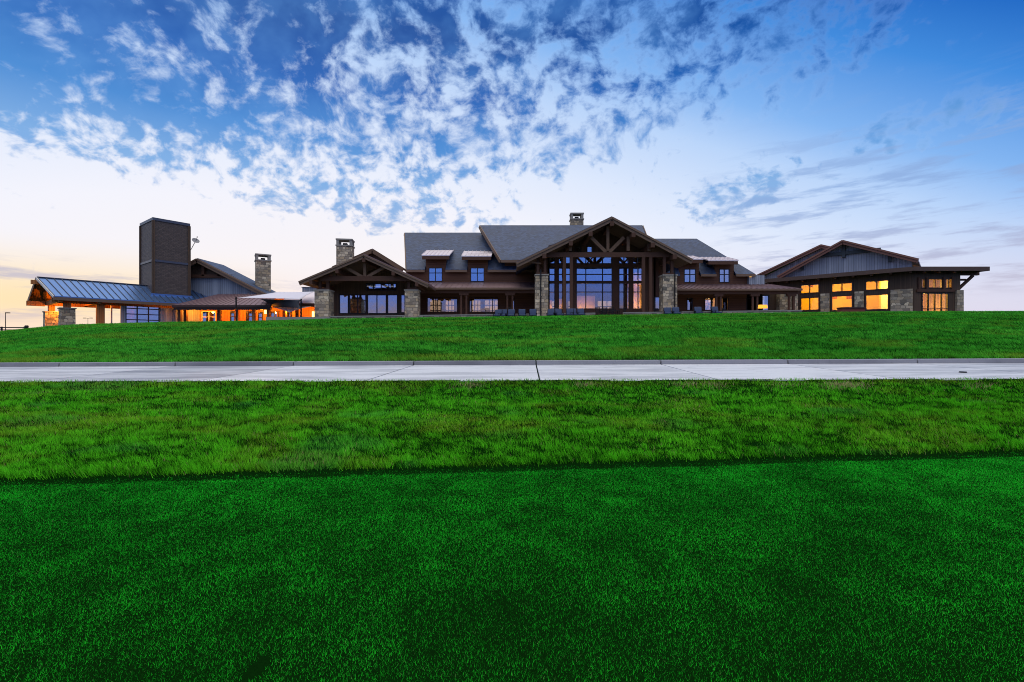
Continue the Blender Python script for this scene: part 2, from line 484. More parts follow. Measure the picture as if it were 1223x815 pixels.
# the mown green
n = 1400000
y = samp(n, .9, 7.9, -.85); x = rng.uniform(-1.45, 1.45, n) * (y + .35)
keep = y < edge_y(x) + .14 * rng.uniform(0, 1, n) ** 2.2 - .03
div = np.hypot((x + 1.24 - .15 * (y - 2.25)) / .05, (y - 2.24) / .10)
keep &= div > .7 + .8 * rng.uniform(0, 1, n)
x, y = x[keep], y[keep]; n = len(x)
pat = fbm(x * 1.1 + 40, y * 1.1, 51, 4); pat2 = fbm(x * 5, y * 5, 61, 2)
v = rng.uniform(0, 1, n)
tint = lerp((.002, .12, .006), (.03, .84, .034), np.clip(v * v * .62 + .2 + (pat - .5) * .8 + (pat2 - .5) * .25, 0, 1))
tint = np.where((rng.uniform(0, 1, n) < .035)[:, None], np.array([[.13, .42, .07]]), tint)
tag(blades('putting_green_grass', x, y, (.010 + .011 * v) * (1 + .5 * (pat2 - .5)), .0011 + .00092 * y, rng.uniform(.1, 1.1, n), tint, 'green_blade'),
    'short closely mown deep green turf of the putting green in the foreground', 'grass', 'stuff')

# the rough bank between green and path
n = 620000
y = samp(n, 4.6, 10.9, 1.2); x = rng.uniform(-1.5, 1.5, n) * (y + .6)
e, pn = edge_y(x), path_n(x)
keep = (y > e + .15 + rng.normal(0, .03, n)) & (y < pn + .04 + .05 * rng.normal(0, 1, n))  # bare dark strip left at the edge stands in for shade under the lip
x, y, e, pn = x[keep], y[keep], e[keep], pn[keep]; n = len(x)
s = (y - e) / (pn - e)
c1 = fbm(x * 1.3 + 3, y * 2.2, 71, 3); c2 = fbm(x * 6.0, y * 13, 81, 3); dry = fbm(x * .9 + 11, y * 1.9, 91, 4)
v = rng.uniform(0, 1, n)
h = (.032 + .030 * v) * (.3 + 1.4 * c2) * (.7 + .6 * c1) * (1 + .6 * np.exp(-((y - e - .15) / .14) ** 2))
tint = lerp((.004, .07, .002), (.135, .70, .018), np.clip(v ** 1.5 * .95 + (c2 - .5) * 1.7, 0, 1))
yel = np.clip(sst(dry, .5, .72) * .28 + .35 * np.exp(-((s - .33) / .13) ** 2) * dry + .3 * sst(s, .86, 1), 0, .85)
tint = tint * (1 - yel[:, None]) + lerp((.09, .2, .008), (.36, .50, .03), v) * yel[:, None]
teal = sst(fbm(x * .8 + 90, y * 1.5, 95, 3), .6, .78) * .25
tint = tint * (1 - teal[:, None]) + lerp((.006, .11, .022), (.06, .32, .10), v) * teal[:, None]
straw = rng.uniform(0, 1, n) < .008 + .03 * sst(dry, .6, .75)
tint = np.where(straw[:, None], np.array([[.42, .34, .15]]), tint)
ld = 2.6 + 2.2 * (fbm(x * .9, y * 1.2, 101, 2) - .5) * 2 + rng.normal(0, .9, n)
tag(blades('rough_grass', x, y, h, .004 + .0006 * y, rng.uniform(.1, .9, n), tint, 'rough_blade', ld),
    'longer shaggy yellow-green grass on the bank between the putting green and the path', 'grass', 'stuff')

# dry straw tufts at the path edge
n = 1100
cxs = np.array([12.6 * (i - 611.5) / 0 if False else i for i in (812, 846, 985, 992, 1001, 1010, 930, 700, 560, 1150)], float)
k = rng.integers(0, len(cxs), n)
yy = path_n(np.zeros(n)) - .25 - np.abs(rng.normal(0, .18, n)); xx = (cxs[k] - CX) / FPX * yy + rng.normal(0, .2, n)
yy = yy - .034 * xx
v = rng.uniform(0, 1, n)
tag(blades('dry_grass_tufts', xx, yy, .05 + .07 * v, np.full(n, .008), rng.uniform(.1, .9, n), lerp((.3, .26, .1), (.55, .46, .22), v), 'rough_blade'),
    'straw coloured dry grass tufts along the near edge of the concrete path', 'grass', 'stuff')

# the upper slope
n = 620000
y = samp(n, 14.2, 46.5, 1.35); x = rng.uniform(-1.32, 1.32, n) * (y + 1)
yk = path_n(x) + PATHW + .3
keep = y > yk + rng.normal(.02, .02, n)
x, y, yk = x[keep], y[keep], yk[keep]; n = len(x)
c1 = fbm(x * .5 + 3, y * .7, 171, 3); c2 = fbm(x * 2.6, y * 5.5, 181, 3); dry = fbm(x * .35 + 11, y * .8, 191, 4)
v = rng.uniform(0, 1, n)
h = (.06 + .06 * v) * (.5 + 1.0 * c2)
tint = lerp((.004, .065, .004), (.08, .52, .034), np.clip(v ** 1.5 * .95 + .04 + (c2 - .5) * 1.8 + (c1 - .5) * .5, 0, 1))
yel = np.clip(sst(dry, .5, .72) * .5 + .5 * np.exp(-((y - yk - .7) / .6) ** 2) * dry, 0, .8)
tint = tint * (1 - yel[:, None]) + lerp((.07, .18, .008), (.26, .46, .035), v) * yel[:, None]
ld = 2.8 + 2.2 * (fbm(x * .5, y * .6, 201, 2) - .5) * 2 + rng.normal(0, .9, n)
tag(blades('slope_grass', x, y, h, .006 + .0009 * y, rng.uniform(.1, 1.2, n), tint, 'rough_blade', ld),
    'dense dark green grass covering the slope between the path kerb and the clubhouse', 'grass', 'stuff')

# ------------------------------------------------------------------ path and kerb
def strip(x0, x1, v0, v1, zf, th):
    b = MB()
    return b
pb = MB(); kb = MB()
JS = 4.02; J0 = .63
for i in range(-26, 27):
    x0, x1 = J0 + i * JS + .02, J0 + (i + 1) * JS - .02
    def P(xl, v, dz=0):
        xw = xl + .034 * (v * PATHW); yv = path_n(xw) + v * PATHW
        return Vector((xw, yv, float(path_z(xw, yv)) + dz))
    top = [P(x0, 0), P(x1, 0), P(x1, 1), P(x0, 1)]
    pb.slab(top, .1)
    def K(xl, d, dz):
        xw = xl + .034 * PATHW; yv = path_n(xw) + PATHW + d
        return Vector((xw, yv, float(path_z(xw, path_n(xw) + PATHW)) + dz))
    c = [K(x0, .004, -.12), K(x1, .004, -.12), K(x1, .3, -.12), K(x0, .3, -.12), K(x0, .035, .125), K(x1, .035, .125), K(x1, .3, .135), K(x0, .3, .135)]
    kb.hexa(c)
tag(pb.build('cart_path', 'concrete'), 'pale concrete cart path in jointed panels crossing the lawn', 'path', 'structure')
tag(kb.build('kerb', 'kerb'), 'grey concrete kerb along the far side of the cart path', 'kerb', 'structure')

# terrace paving in front of the main building
TZ = 3.95
tag(MB().box(-24, 33, 44.9, 56.4, TZ - 1.6, TZ).build('terrace', 'paving'), 'raised stone paved terrace in front of the clubhouse', 'terrace', 'structure')
# ================================================================== MAIN CLUBHOUSE
club = thing('clubhouse', 'large timber and stone lodge clubhouse with tall glazed central gable and shingled roofs', 'clubhouse', (2, 56, TZ))
YW = 56.5
FW = F(0, YW)                       # main front wall
BASE = TZ - 1.6
SEC = 8.75                          # floor of the upper storey
xL, xG0, xG1, xR, xRG = FW.x(485), FW.x(652), FW.x(771), FW.x(892), FW.x(926)

def roof_gable_x(root, x0r, x1r, x0e, x1e, ye, ze, yr, zr, mat='shingle', cuts=(), t=.28, label=None, name='roof'):
    """ridge along x; front slope cut for dormers, plain rear slope"""
    b = MB()
    k = (zr - ze) / (yr - ye)
    def ex(xe0, f): return xe0 + (x0r - x0e) * f
    edges = [x0e] + [v for c in cuts for v in (c[0], c[1])] + [x1e]
    for i in range(0, len(edges), 2):           # full strips
        a, c = edges[i], edges[i + 1]
        ra = x0r if i == 0 else a; rc = x1r if i + 2 == len(edges) else c
        b.slab([(a, ye, ze), (c, ye, ze), (rc, yr, zr), (ra, yr, zr)], t)
    for c in cuts:
        zc = ze + k * (c[2] - ye)
        b.slab([(c[0], c[2], zc), (c[1], c[2], zc), (c[1], yr, zr), (c[0], yr, zr)], t)
    b.slab([(x0r, yr + .01, zr), (x1r, yr + .01, zr), (x1e, 2 * yr - ye, ze), (x0e, 2 * yr - ye, ze)], t)
    o = b.build(name, mat, root)
    g = MB()
    for a, c in ((edges[i], edges[i + 1]) for i in range(0, len(edges), 2)):
        g.box(a, c, ye - .12, ye - .01, ze - .34, ze - .06)
    g.split('gutter', 'fascia', o)
    v = MB()                                    # rake boards
    v.beam((x0e - .06, ye, ze - .2), (x0r - .06, yr, zr - .2), .1, .42)
    v.beam((x1e + .06, ye, ze - .2), (x1r + .06, yr, zr - .2), .1, .42)
    v.beam((x0r - .06, yr, zr - .2), (x0e - .06, 2 * yr - ye, ze - .2), .1, .42)
    v.split('rake_board', 'fascia', o)
    return o

def chimney(root, cx, cy, w, d, z0, z1, capz, deg=0, legs=True):
    f = F(cx, cy, deg)
    o = MB().box(-w / 2, w / 2, -d / 2, d / 2, z0, z1, f).build('chimney', 'stone', root)
    c = MB()
    c.box(-w / 2 - .08, w / 2 + .08, -d / 2 - .08, d / 2 + .08, z1, z1 + .14, f)
    q = .3
    for sx in (-1, 1):
        for sy in (-1, 1):
            c.box(sx * (w / 2 - q / 2) - q / 2, sx * (w / 2 - q / 2) + q / 2, sy * (d / 2 - q / 2) - q / 2, sy * (d / 2 - q / 2) + q / 2, z1 + .14, capz - .16, f)
    c.box(-w / 2 - .06, w / 2 + .06, -d / 2 - .06, d / 2 + .06, capz - .16, capz, f)
    c.build('chimney_cap', 'stone_cap', o)
    MB().box(-.25, .25, -.25, .25, z1 + .14, z1 + .45, f).build('flue', 'black', o)
    return o

# --- left block: wall with openings, two dormers
RE_Y, RE_Z = 56.0, EYE + 85.5 * 56 / FPX
D1, D2 = (FW.x(508.5), FW.x(532.5)), (FW.x(558.5), FW.x(582.5))
hl = [FW.r(510, 355.5, 546.5, 373), FW.r(560.5, 355.5, 595, 373), FW.r(611.5, 355.5, 614.5, 372)]
hu = [FW.r(512, 320, 528.3, 336.3), FW.r(562, 320, 578.3, 336.6)]
w = MB().wall(FW, xL, xG0, BASE, 10.35, .3, hl + hu)
for d, h in ((D1, hu[0]), (D2, hu[1])):
    w.box(d[0], d[1], 0, .3, max(10.35, h[3]), 12.3, FW)
    if h[3] > 10.35:
        w.box(d[0], h[0], 0, .3, 10.35, h[3], FW); w.box(h[1], d[1], 0, .3, 10.35, h[3], FW)
w.build('front_wall', 'board_brown', club)
MB().box(xL, xL + .3, .3, 11, BASE, 10.3, FW).prism([FW.p(xL, 0, 10.3), FW.p(xL, 11, 10.3), FW.p(xL, 5.5, 15.7)], (.3, 0, 0)).build('side_wall', 'board_brown', club)
for h in hl[:2]: window(club, FW, *h, cols=2, glass='glass_clear', colx=[h[0] + (h[1] - h[0]) * (.29 if h is hl[0] else .8)])
window(club, FW, *hl[2], cols=1, name='window')
for h in hu: window(club, FW, *h, cols=2, rows=2, rowz=[h[2] + .62 * (h[3] - h[2])])

yr1 = 61.9; zr1 = EYE + 129.5 * yr1 / FPX
kk = (zr1 - RE_Z) / (yr1 - RE_Y)
xr2 = W(640, 300, 56).x
roof_gable_x(club, W(483.5, 278, yr1).x, 4.0, W(480, 322, RE_Y).x + .55, 4.0, RE_Y, RE_Z, yr1, zr1, cuts=[(D1[0] - .02, D1[1] + .02, 58.2), (D2[0] - .02, D2[1] + .02, 58.2)])
def dormer(d, zf, x0, x1, slope=.36, yb=59.0):
    ck = MB()
    for xa in (d[0], d[1] - .12):                  # cheeks
        ck.prism([(xa, YW + .3, 9.9), (xa, 59.2, 12.6), (xa, 58.6, zf + slope * 3.0 - .2), (xa, YW + .3, zf + slope - .2)], (.12, 0, 0))
    y0 = 55.35
    s = MB().slab([(x0, y0, zf), (x1, y0, zf), (x1 + .05, yb, zf + slope * (yb - y0)), (x0 - .05, yb, zf + slope * (yb - y0))], .1)
    n = 7
    for i in range(n + 1):
        xx = x0 + (x1 - x0) * i / n
        s.beam((xx, y0, zf + .02), (xx, yb, zf + .02 + slope * (yb - y0)), .035, .07)
    o = s.build('dormer_roof', 'metal_pale', club)
    ck.split('dormer_cheek', 'board_brown', o)
    MB().box(x0 + .05, x1 - .05, y0 + .02, y0 + .12, zf - .5, zf - .105).box(x0 + .2, x1 - .2, y0 + .13, YW, zf - .3, zf - .16).split('dormer_fascia', 'timber', o)
dormer(D1, EYE + 102.6 * 55.35 / FPX, W(503.5, 0, 55.35).x, W(537, 0, 55.35).x)
dormer(D2, EYE + 101.8 * 55.35 / FPX, W(551, 0, 55.35).x, W(587, 0, 55.35).x)

# --- lower bronze porch roof and its posts
def porch_roof(root, x0, x1, ye, ze, yt, zt, mat='metal_brown', step=.6, ext0=0, ext1=0):
    s = MB().slab([(x0, ye, ze), (x1, ye, ze), (x1 + ext1, yt, zt), (x0 + ext0, yt, zt)], .12)
    n = int((x1 - x0) / step)
    for i in range(n + 1):
        f = i / n
        s.beam((x0 + (x1 - x0) * f, ye, ze + .02), (x0 + ext0 + (x1 + ext1 - x0 - ext0) * f, yt, zt + .02), .035, .06)
    o = s.build('porch_roof', mat, root)
    MB().box(x0, x1, ye - .12, ye - .01, ze - .2, ze + .02).build('gutter', 'fascia', o)
    MB().box(x0 + .1, x1 - .1, ye + .35, ye + .65, ze - .55, ze - .14).build('beam', 'timber', o)
    return o
def post_pair(root, x, y, z0, z1, gap=.42, w=.26, mat='timber'):
    b = MB()
    for sx in (-1, 1):
        b.box(x + sx * gap - w / 2, x + sx * gap + w / 2, y - w / 2, y + w / 2, z0, z1)
    b.box(x - gap - .2, x + gap + .2, y - .2, y + .2, z0, z0 + .25)
    b.box(x - gap - .25, x + gap + .25, y - .16, y + .16, z1 - .3, z1)
    return b.build('post_pair', mat, root)
PE_Y = 52.3; PE_Z = EYE + 63.5 * PE_Y / FPX
pr = porch_roof(club, W(498, 0, PE_Y).x, W(641, 0, PE_Y).x, PE_Y, PE_Z, YW, EYE + 70.3 * YW / FPX)
for px in (554, 609): post_pair(club, W(px, 0, PE_Y + .5).x, PE_Y + .5, TZ, PE_Z - .5, .3, .2)

# --- rooms: floor, ceiling, rear wall open to the far view
YB = 68.2
def rooms():
    b = MB()
    hs = []
    for x0, x1, z0, z1 in ((-12.2, -10.5, 5.3, 7.7), (-9.9, -8.4, 5.3, 7.7), (-6.0, -4.6, 5.3, 7.7), (-4.1, -1.9, 5.3, 7.7), (5.6, 7.6, 4.9, 7.6), (8.3, 10.9, 4.9, 7.6), (12.6, 14.8, 4.9, 7.6),
                           (20.6, 22.0, 4.9, 7.4), (25.0, 27.0, 4.9, 7.4)):
        hs.append((x0, x1, z0, z1))
    f = F(0, YB)
    b.wall(f, xL, xR, BASE, 10.2, .3, hs)
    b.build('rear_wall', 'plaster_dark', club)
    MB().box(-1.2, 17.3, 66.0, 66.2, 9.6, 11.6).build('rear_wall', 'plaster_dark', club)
    for h in hs: window(club, f, *h, cols=3, rows=3, fw=.08, mw=.06, glass='glass_clear')
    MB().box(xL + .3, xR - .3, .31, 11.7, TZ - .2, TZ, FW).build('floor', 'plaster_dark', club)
    c = MB().box(xL + .3, xG0 - .1, .31, 11.7, SEC - .25, SEC, FW).box(xG1 + .1, xR - .3, .31, 11.7, SEC - .25, SEC, FW)
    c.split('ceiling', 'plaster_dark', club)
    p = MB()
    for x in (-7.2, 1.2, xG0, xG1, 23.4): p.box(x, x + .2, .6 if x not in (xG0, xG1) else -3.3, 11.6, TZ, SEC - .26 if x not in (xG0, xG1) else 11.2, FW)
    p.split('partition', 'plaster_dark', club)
    q = MB().box(8.6, 11.2, 5.6, 5.8, TZ, 7.7, FW).box(4.4, 5.0, 1.2, 1.4, TZ, 6.7, FW).box(5.9, 6.6, 1.25, 1.4, TZ, 6.9, FW)   # warm plastered partitions in the hall
    q.box(14.6, 16.3, 1.5, 1.7, TZ, 10.2, FW)
    q.split('partition', 'plaster', club)
rooms()

# --- taller roof behind the great gable
E2_Y, E2_Z = 55.2, EYE + 97 * 55.2 / FPX
yr2 = 60.8; zr2 = EYE + 138.3 * yr2 / FPX
roof_gable_x(club, W(573, 0, yr2).x, 17.2, W(598, 0, E2_Y).x, 17.2, E2_Y, E2_Z, yr2, zr2, name='roof')
MB().wall(FW, -.9, xG0, 10.36, 11.5, .3).prism([FW.p(-.9, .3, 11.1), FW.p(-.9, 8.4, 11.1), FW.p(-.9, 4.3, 16.0)], (.3, 0, 0)).build('upper_wall', 'board_brown', club)
chimney(club, W(688.6, 0, 62.5).x, 62.5, 1.7, 1.2, 12, EYE + 145 * 62 / FPX, EYE + 153 * 62 / FPX)

# --- great gable
YG = 48.6
GA, GL, GR = W(730.5, 258.5, YG), W(617, 313, YG), W(826, 309, YG)
def slope_pt(P, Q, x): t = (x - P.x) / (Q.x - P.x); return P.z + (Q.z - P.z) * t
b = MB(); yb = 62.0
b.slab([GA, GL, (GL.x, yb, GL.z), (GA.x, yb, GA.z)], .26)
b.slab([(GA.x + .001, GA.y, GA.z), GR, (GR.x, yb, GR.z), (GA.x + .001, yb, GA.z)], .26)
gr = b.build('gable_roof', 'shingle', club)
b = MB()
for Q in (GL, GR):
    d = Vector((0, -.1, -.36))
    b.beam(GA + d, Q + d, .16, .5, (0, 0, 1))
    b.beam(GA + d + Vector((0, -.14, .16)), Q + d + Vector((0, -.14, .16)), .1, .2, (0, 0, 1))
b.split('barge_board', 'fascia', gr)
b = MB()
for Q in (GL, GR): b.slab([(GA.x, YG + .1, GA.z - .3), (Q.x, YG + .1, Q.z - .3), (Q.x, 53.0, Q.z - .3), (GA.x, 53.0, GA.z - .3)], .05)
b.split('soffit', 'soffit', gr)
b = MB()                                         # purlin ends under the barge boards
for px in (681.5, 705, 730.5, 756, 779, 650, 805):
    x = W(px, 0, YG).x; z = slope_pt(GA, GL if px < 730.5 else GR, x) - .75
    b.box(x - .2, x + .2, YG - .25, 52.9, z - .3, z + .16)
b.split('purlin', 'timber', gr)
# truss
YT = 49.4
b = MB()
T = lambda px, py: W(px, py, YT)
b.beam(T(651, 304.7), T(800, 304.7), .36, .5)
truss = b.build('truss', 'timber', club)
for (p, q, wd) in (((725.7, 300), (725.7, 270), .34), ((723.5, 301.5), (706, 284), .36), ((727.5, 301.5), (745, 284), .36), ((750, 300), (750, 283), .3),
                   ((775, 300), (775, 291), .3), ((681, 300), (681, 291), .3)):
    MB().beam(T(*p), T(*q), .3, wd).build('truss_member', 'timber_pale', truss)
for px in (678, 772.5):
    post_pair(club, W(px, 0, YT).x, YT, TZ, EYE + 105.5 * YT / FPX, .38, .32)
def stone_pillar(root, px0, px1, pytop, y, d=1.4, z0=BASE, postz=None):
    x0, x1 = W(px0, 0, y).x, W(px1, 0, y).x; zt = EYE + (CY - pytop) * y / FPX
    o = MB().box(x0, x1, y, y + d, z0, zt - .12, taper=.97).build('stone_pillar', 'stone', root)
    MB().box(x0 - .05, x1 + .05, y - .05, y + d + .05, zt - .12, zt).build('pillar_cap', 'stone_cap', o)
    if postz:
        post_pair(root, (x0 + x1) / 2, y + d / 2, zt, postz, (x1 - x0) * .27, .28)
    return o
for px0, px1, pt in ((639.3, 655, 327.5), (792, 809, 328)):
    x = W((px0 + px1) / 2, 0, YT - .4).x
    stone_pillar(club, px0, px1, pt, YT - .7, 1.4, postz=slope_pt(GA, GL if px0 < 700 else GR, x) - .35)
MB().box(W(645.2, 0, YT - .8).x, W(646.6, 0, YT - .8).x, YT - .82, YT - .7, BASE, EYE + 84 * YT / FPX).box(W(805.6, 0, YT - .8).x, W(806.6, 0, YT - .8).x, YT - .82, YT - .7, BASE, EYE + 84 * YT / FPX).split('downspout', 'black', club)
b = MB().beam(W(618, 311, YG + .3), W(646, 315, YG + .6), .12, .14).build('tie_beam', 'timber_pale', club)

# great window wall
FG = F(0, 53.2)
bays = [(655.7, 662.7, 1), (667, 684.3, 2), (688.3, 731.2, 3), (739.2, 751.3, 2), (755.8, 768.3, 2)]
rows = [(306.6, 315.2), (319.5, 336.3), (338.3, 369.2)]
holes = [FG.r(a, t, c, bt) for a, c, _ in bays for t, bt in rows]
gx0, gx1 = FG.x(640), FG.x(792)
gz = [FG.r(687, 294.5, 694, 301.7), FG.r(701, 294.5, 707.2, 301.7), FG.r(679, 297.5, 683, 301.7)]
dr = FG.r(781, 354.5, 790, 370)
ztop = FG.z(700, 302.6)
w = MB().wall(FG, gx0, gx1, BASE, FG.z(700, 305.2), .3, holes + [dr])
w.build('glazed_wall', 'timber', club)
g2 = MB().wall(FG, FG.x(655), FG.x(786), FG.z(700, 305.2) + .003, FG.z(700, 294), .26, gz, y0=.02)
za = FG.z(700, 294) + .002
xa, xb = FG.x(655), FG.x(786)
lz = lambda x: slope_pt(GA, GL if x < GA.x else GR, x) - .32
g2.prism([FG.p(xa, .02, za), FG.p(xb, .02, za), FG.p(xb, .02, max(lz(xb), za + .05)), FG.p(GA.x, .02, lz(GA.x)), FG.p(xa, .02, max(lz(xa), za + .05))], (0, .26, 0))
g2.build('gable_wall', 'board_dark', club)
i = 0
for a, c, nc in bays:
    for j, (t, bt) in enumerate(rows):
        h = FG.r(a, t, c, bt)
        rz = [h[2] + (h[3] - h[2]) * (.5 if j == 1 else .655)] if j else []
        cx = None
        if nc == 3: cx = [FG.x(699.7), FG.x(719.7)]
        window(club, FG, *h, cols=nc, rowz=rz, colx=cx, fw=.06, mw=.05, glass='glass_clear' if j == 2 else 'glass')
for h in gz: window(club, FG, *h, cols=1, fw=.06)
d = window(club, FG, *dr, cols=1, name='door', fw=.1); MB().box(dr[1] - .16, dr[1] - .1, -.12, -.04, TZ + 1.0, TZ + 1.3, FG).build('handle', 'black', d)
b = MB()                                         # curved braces inside the top row
for px, s in ((688.5, 1), (708.5, -1), (738, 1), (752, -1), (668, 1)):
    b.beam(FG.p(FG.x(px), -.12, FG.z(700, 307)), FG.p(FG.x(px + s * 8), -.12, FG.z(700, 315.5)), .16, .22, (0, 1, 0))
b.split('brace', 'timber', truss)
for x in (gx0, gx1 - .25): MB().box(x, x + .25, .31, 3.3, BASE, 10.6, FG).build('return_wall', 'board_dark', club)

# --- right block: hip roof, two dormers, long porch
hr = [FW.r(820.3, 356, 827.3, 371), FW.r(841.5, 356, 849.8, 371), FW.r(850.3, 356, 856.2, 371), FW.r(861, 356, 870, 371), FW.r(891.5, 356.5, 898.4, 371), FW.r(910, 353, 918.5, 371)]
hur = [FW.r(817, 321.5, 831, 337.6), FW.r(859, 321.5, 871.3, 337.6)]
D3, D4 = (FW.x(810.5), FW.x(835)), (FW.x(853.5), FW.x(876.5))
RZ2, Ye2 = EYE + 80.3 * 56 / FPX, 56.0
w = MB().wall(FW, xG1 + .02, xR, BASE, 9.7, .3, hr + hur)
for d, h in ((D3, hur[0]), (D4, hur[1])):
    w.box(d[0], h[0], 0, .3, 9.7, h[3], FW); w.box(h[1], d[1], 0, .3, 9.7, h[3], FW); w.box(d[0], d[1], 0, .3, h[3], 11.6, FW)
w.build('front_wall', 'board_brown', club)
w = MB().wall(FW, xR + .002, xRG + 3.0, BASE, 7.9, .3, [hr[5]]); w.build('front_wall', 'board_dark', club)
MB().box(xR - .3, xR, .3, 11, BASE, 9.6, FW).build('side_wall', 'board_brown', club)
for k, h in enumerate(hr):
    d = window(club, FW, *h, cols=1, name='door' if k != 5 else 'window', fw=.07, glass='glass_lit' if k in (2, 3) else 'glass')
for h in hur: window(club, FW, *h, cols=2, rows=2, rowz=[h[2] + .6 * (h[3] - h[2])])
yr3 = 61.5; zr3 = EYE + 122.3 * yr3 / FPX
xh = W(832, 0, yr3).x; xe = W(902, 0, Ye2).x
b = MB(); k3 = (zr3 - RZ2) / (yr3 - Ye2); t = .26
def strip3(a, c, y0, ra=None, rc=None): b.slab([(a, y0, RZ2 + k3 * (y0 - Ye2)), (c, y0, RZ2 + k3 * (y0 - Ye2)), (c if rc is None else rc, yr3, zr3), (a if ra is None else ra, yr3, zr3)], t)
strip3(16.5, D3[0], Ye2); strip3(D3[0], D3[1], 57.9)
hipx = lambda y: xh + (xe - xh) * (yr3 - y) / (yr3 - Ye2)
def cutpoly(a, c, y0):
    """front slope piece bounded on the right by the hip line"""
    z = lambda y: RZ2 + k3 * (y - Ye2)
    yh = lambda x: yr3 - (x - xh) * (yr3 - Ye2) / (xe - xh)
    p = [(a, y0, z(y0))]
    if c >= hipx(y0) - 1e-3: p.append((hipx(y0), y0, z(y0)))
    else:
        p.append((c, y0, z(y0)))
        yc = min(yr3, yh(c)) if c > xh else yr3
        p.append((c, yc, z(yc)))
    if a < xh:
        if c > xh: p.append((xh, yr3, zr3))
        p.append((a, yr3, zr3))
    else: p.append((a, yh(a), z(yh(a))))
    b.slab(p, t)
cutpoly(D3[1], D4[0], Ye2)
if hipx(57.9) > D4[0]: cutpoly(D4[0], D4[1], 57.9)
cutpoly(D4[1], xe + 1, Ye2)
b.slab([(xe, Ye2, RZ2), (xe, 2 * yr3 - Ye2, RZ2), (xh, yr3, zr3)], t)
b.slab([(16.5, yr3 + .01, zr3), (xh, yr3 + .01, zr3), (xe, 2 * yr3 - Ye2, RZ2), (16.5, 2 * yr3 - Ye2, RZ2)], t)
hip = b.build('hip_roof', 'shingle', club)
MB().box(D3[1], D4[0], Ye2 - .12, Ye2 - .01, RZ2 - .34, RZ2 - .05).box(D4[1], xe, Ye2 - .12, Ye2 - .01, RZ2 - .34, RZ2 - .05).split('gutter', 'fascia', hip)
dormer(D3, EYE + 98 * 55.35 / FPX, W(800, 0, 55.35).x, W(840, 0, 55.35).x, .3)
dormer(D4, EYE + 96.5 * 55.35 / FPX, W(846, 0, 55.35).x, W(882, 0, 55.35).x, .3)
PE2 = EYE + 62.3 * PE_Y / FPX
porch_roof(club, W(808, 0, PE_Y).x, W(958, 0, PE_Y).x, PE_Y, PE2, YW, EYE + 68 * YW / FPX, ext1=-1.6)
for px in (858, 901.5, 945): post_pair(club, W(px, 0, PE_Y + .5).x, PE_Y + .5, TZ - .2, PE2 - .5, .26, .2)
MB().box(FW.x(892.6), FW.x(911), -.4, .0, 8.35, FW.z(900, 329.6), FW).build('parapet', 'board_gray', club)
MB().box(FW.x(927), FW.x(943), -.75, -.02, BASE, FW.z(935, 349), FW).box(FW.x(948.5, -2.2), FW.x(953, -2.2), -2.2, -1.6, BASE, FW.z(951, 350, -2.2), FW).split('stone_pier', 'stone', club)
o = MB().box(FW.x(893.2), FW.x(895.2), -.6, -.45, FW.z(894, 331.2), FW.z(894, 329.8), FW).build('wall_light', 'lamp_warm', club)
for px in (818, 846, 852.5, 864.5):     # small transom fixtures over the doors
    MB().box(FW.x(px - 3), FW.x(px + 3.5), -.16, -.02, FW.z(px, 352.3), FW.z(px, 351), FW).build('wall_light', 'timber_pale', club)
# things seen in the porch wall: warm lit interior behind two doors
MB().box(FW.x(848), FW.x(873), 2.2, 2.4, TZ, 8, FW).build('partition', 'plaster', club)

# --- left porch gable
YP = 48.0
PA, PL, PR = W(435, 303.3, YP), W(358, 335.5, YP), W(512, 338.5, YP)
b = MB(); yb = 58.0
b.slab([PA, PL, (PL.x, yb, PL.z), (PA.x, yb, PA.z)], .24)
b.slab([(PA.x + .001, PA.y, PA.z), PR, (PR.x, yb, PR.z), (PA.x + .001, yb, PA.z)], .24)
pg = b.build('gable_roof', 'metal_brown', club)
b = MB()
for Q in (PL, PR):
    b.beam(PA + Vector((0, -.1, -.3)), Q + Vector((0, -.1, -.3)), .16, .42)
    b.beam(PA + Vector((0, -.22, -.16)), Q + Vector((0, -.22, -.16)), .1, .16)
b.split('barge_board', 'fascia', pg)
b = MB()
for Q in (PL, PR): b.slab([(PA.x, YP + .1, PA.z - .28), (Q.x, YP + .1, Q.z - .28), (Q.x, 54.0, Q.z - .28), (PA.x, 54.0, PA.z - .28)], .05)
b.split('soffit', 'soffit', pg)
b = MB()
for px in (372, 403, 435, 470, 498):
    x = W(px, 0, YP).x; z = slope_pt(PA, PL if px < 435 else PR, x) - .62
    b.box(x - .16, x + .16, YP - .2, 53.9, z - .26, z + .12)
b.split('purlin', 'timber', pg)
T2 = lambda px, py: W(px, py, YP + .7)
pt = MB().beam(T2(383, 333), T2(492, 333), .34, .5).build('truss', 'timber', club)
for p, q in (((436, 330), (436, 310)), ((433, 331), (412, 319)), ((439, 331), (460, 319)), ((400, 331), (400, 323)), ((472, 331), (472, 323))):
    MB().beam(T2(*p), T2(*q), .28, .3).build('truss_member', 'timber_pale', pt)
for px0, px1 in ((375.3, 392.7), (483.2, 499)):
    x = W((px0 + px1) / 2, 0, YP + 1).x
    stone_pillar(club, px0, px1, 346, YP + .3, 1.4, postz=slope_pt(PA, PL if px0 < 430 else PR, x) - .3)
FP = F(0, 54.2)
ph = [FP.r(405, 352, 416.4, 375), FP.r(416.8, 352, 437.3, 375), FP.r(438.5, 352, 461.7, 375), FP.r(462.5, 352, 475, 375), FP.r(478.5, 352, 484, 374), FP.r(437, 338.6, 473.5, 347.5)]
w = MB().wall(FP, FP.x(378), FP.x(500), BASE, FP.z(440, 333), .3, ph)
zz = FP.z(440, 333)
zpl = lambda x: slope_pt(PA, PL if x < PA.x else PR, x) - .3
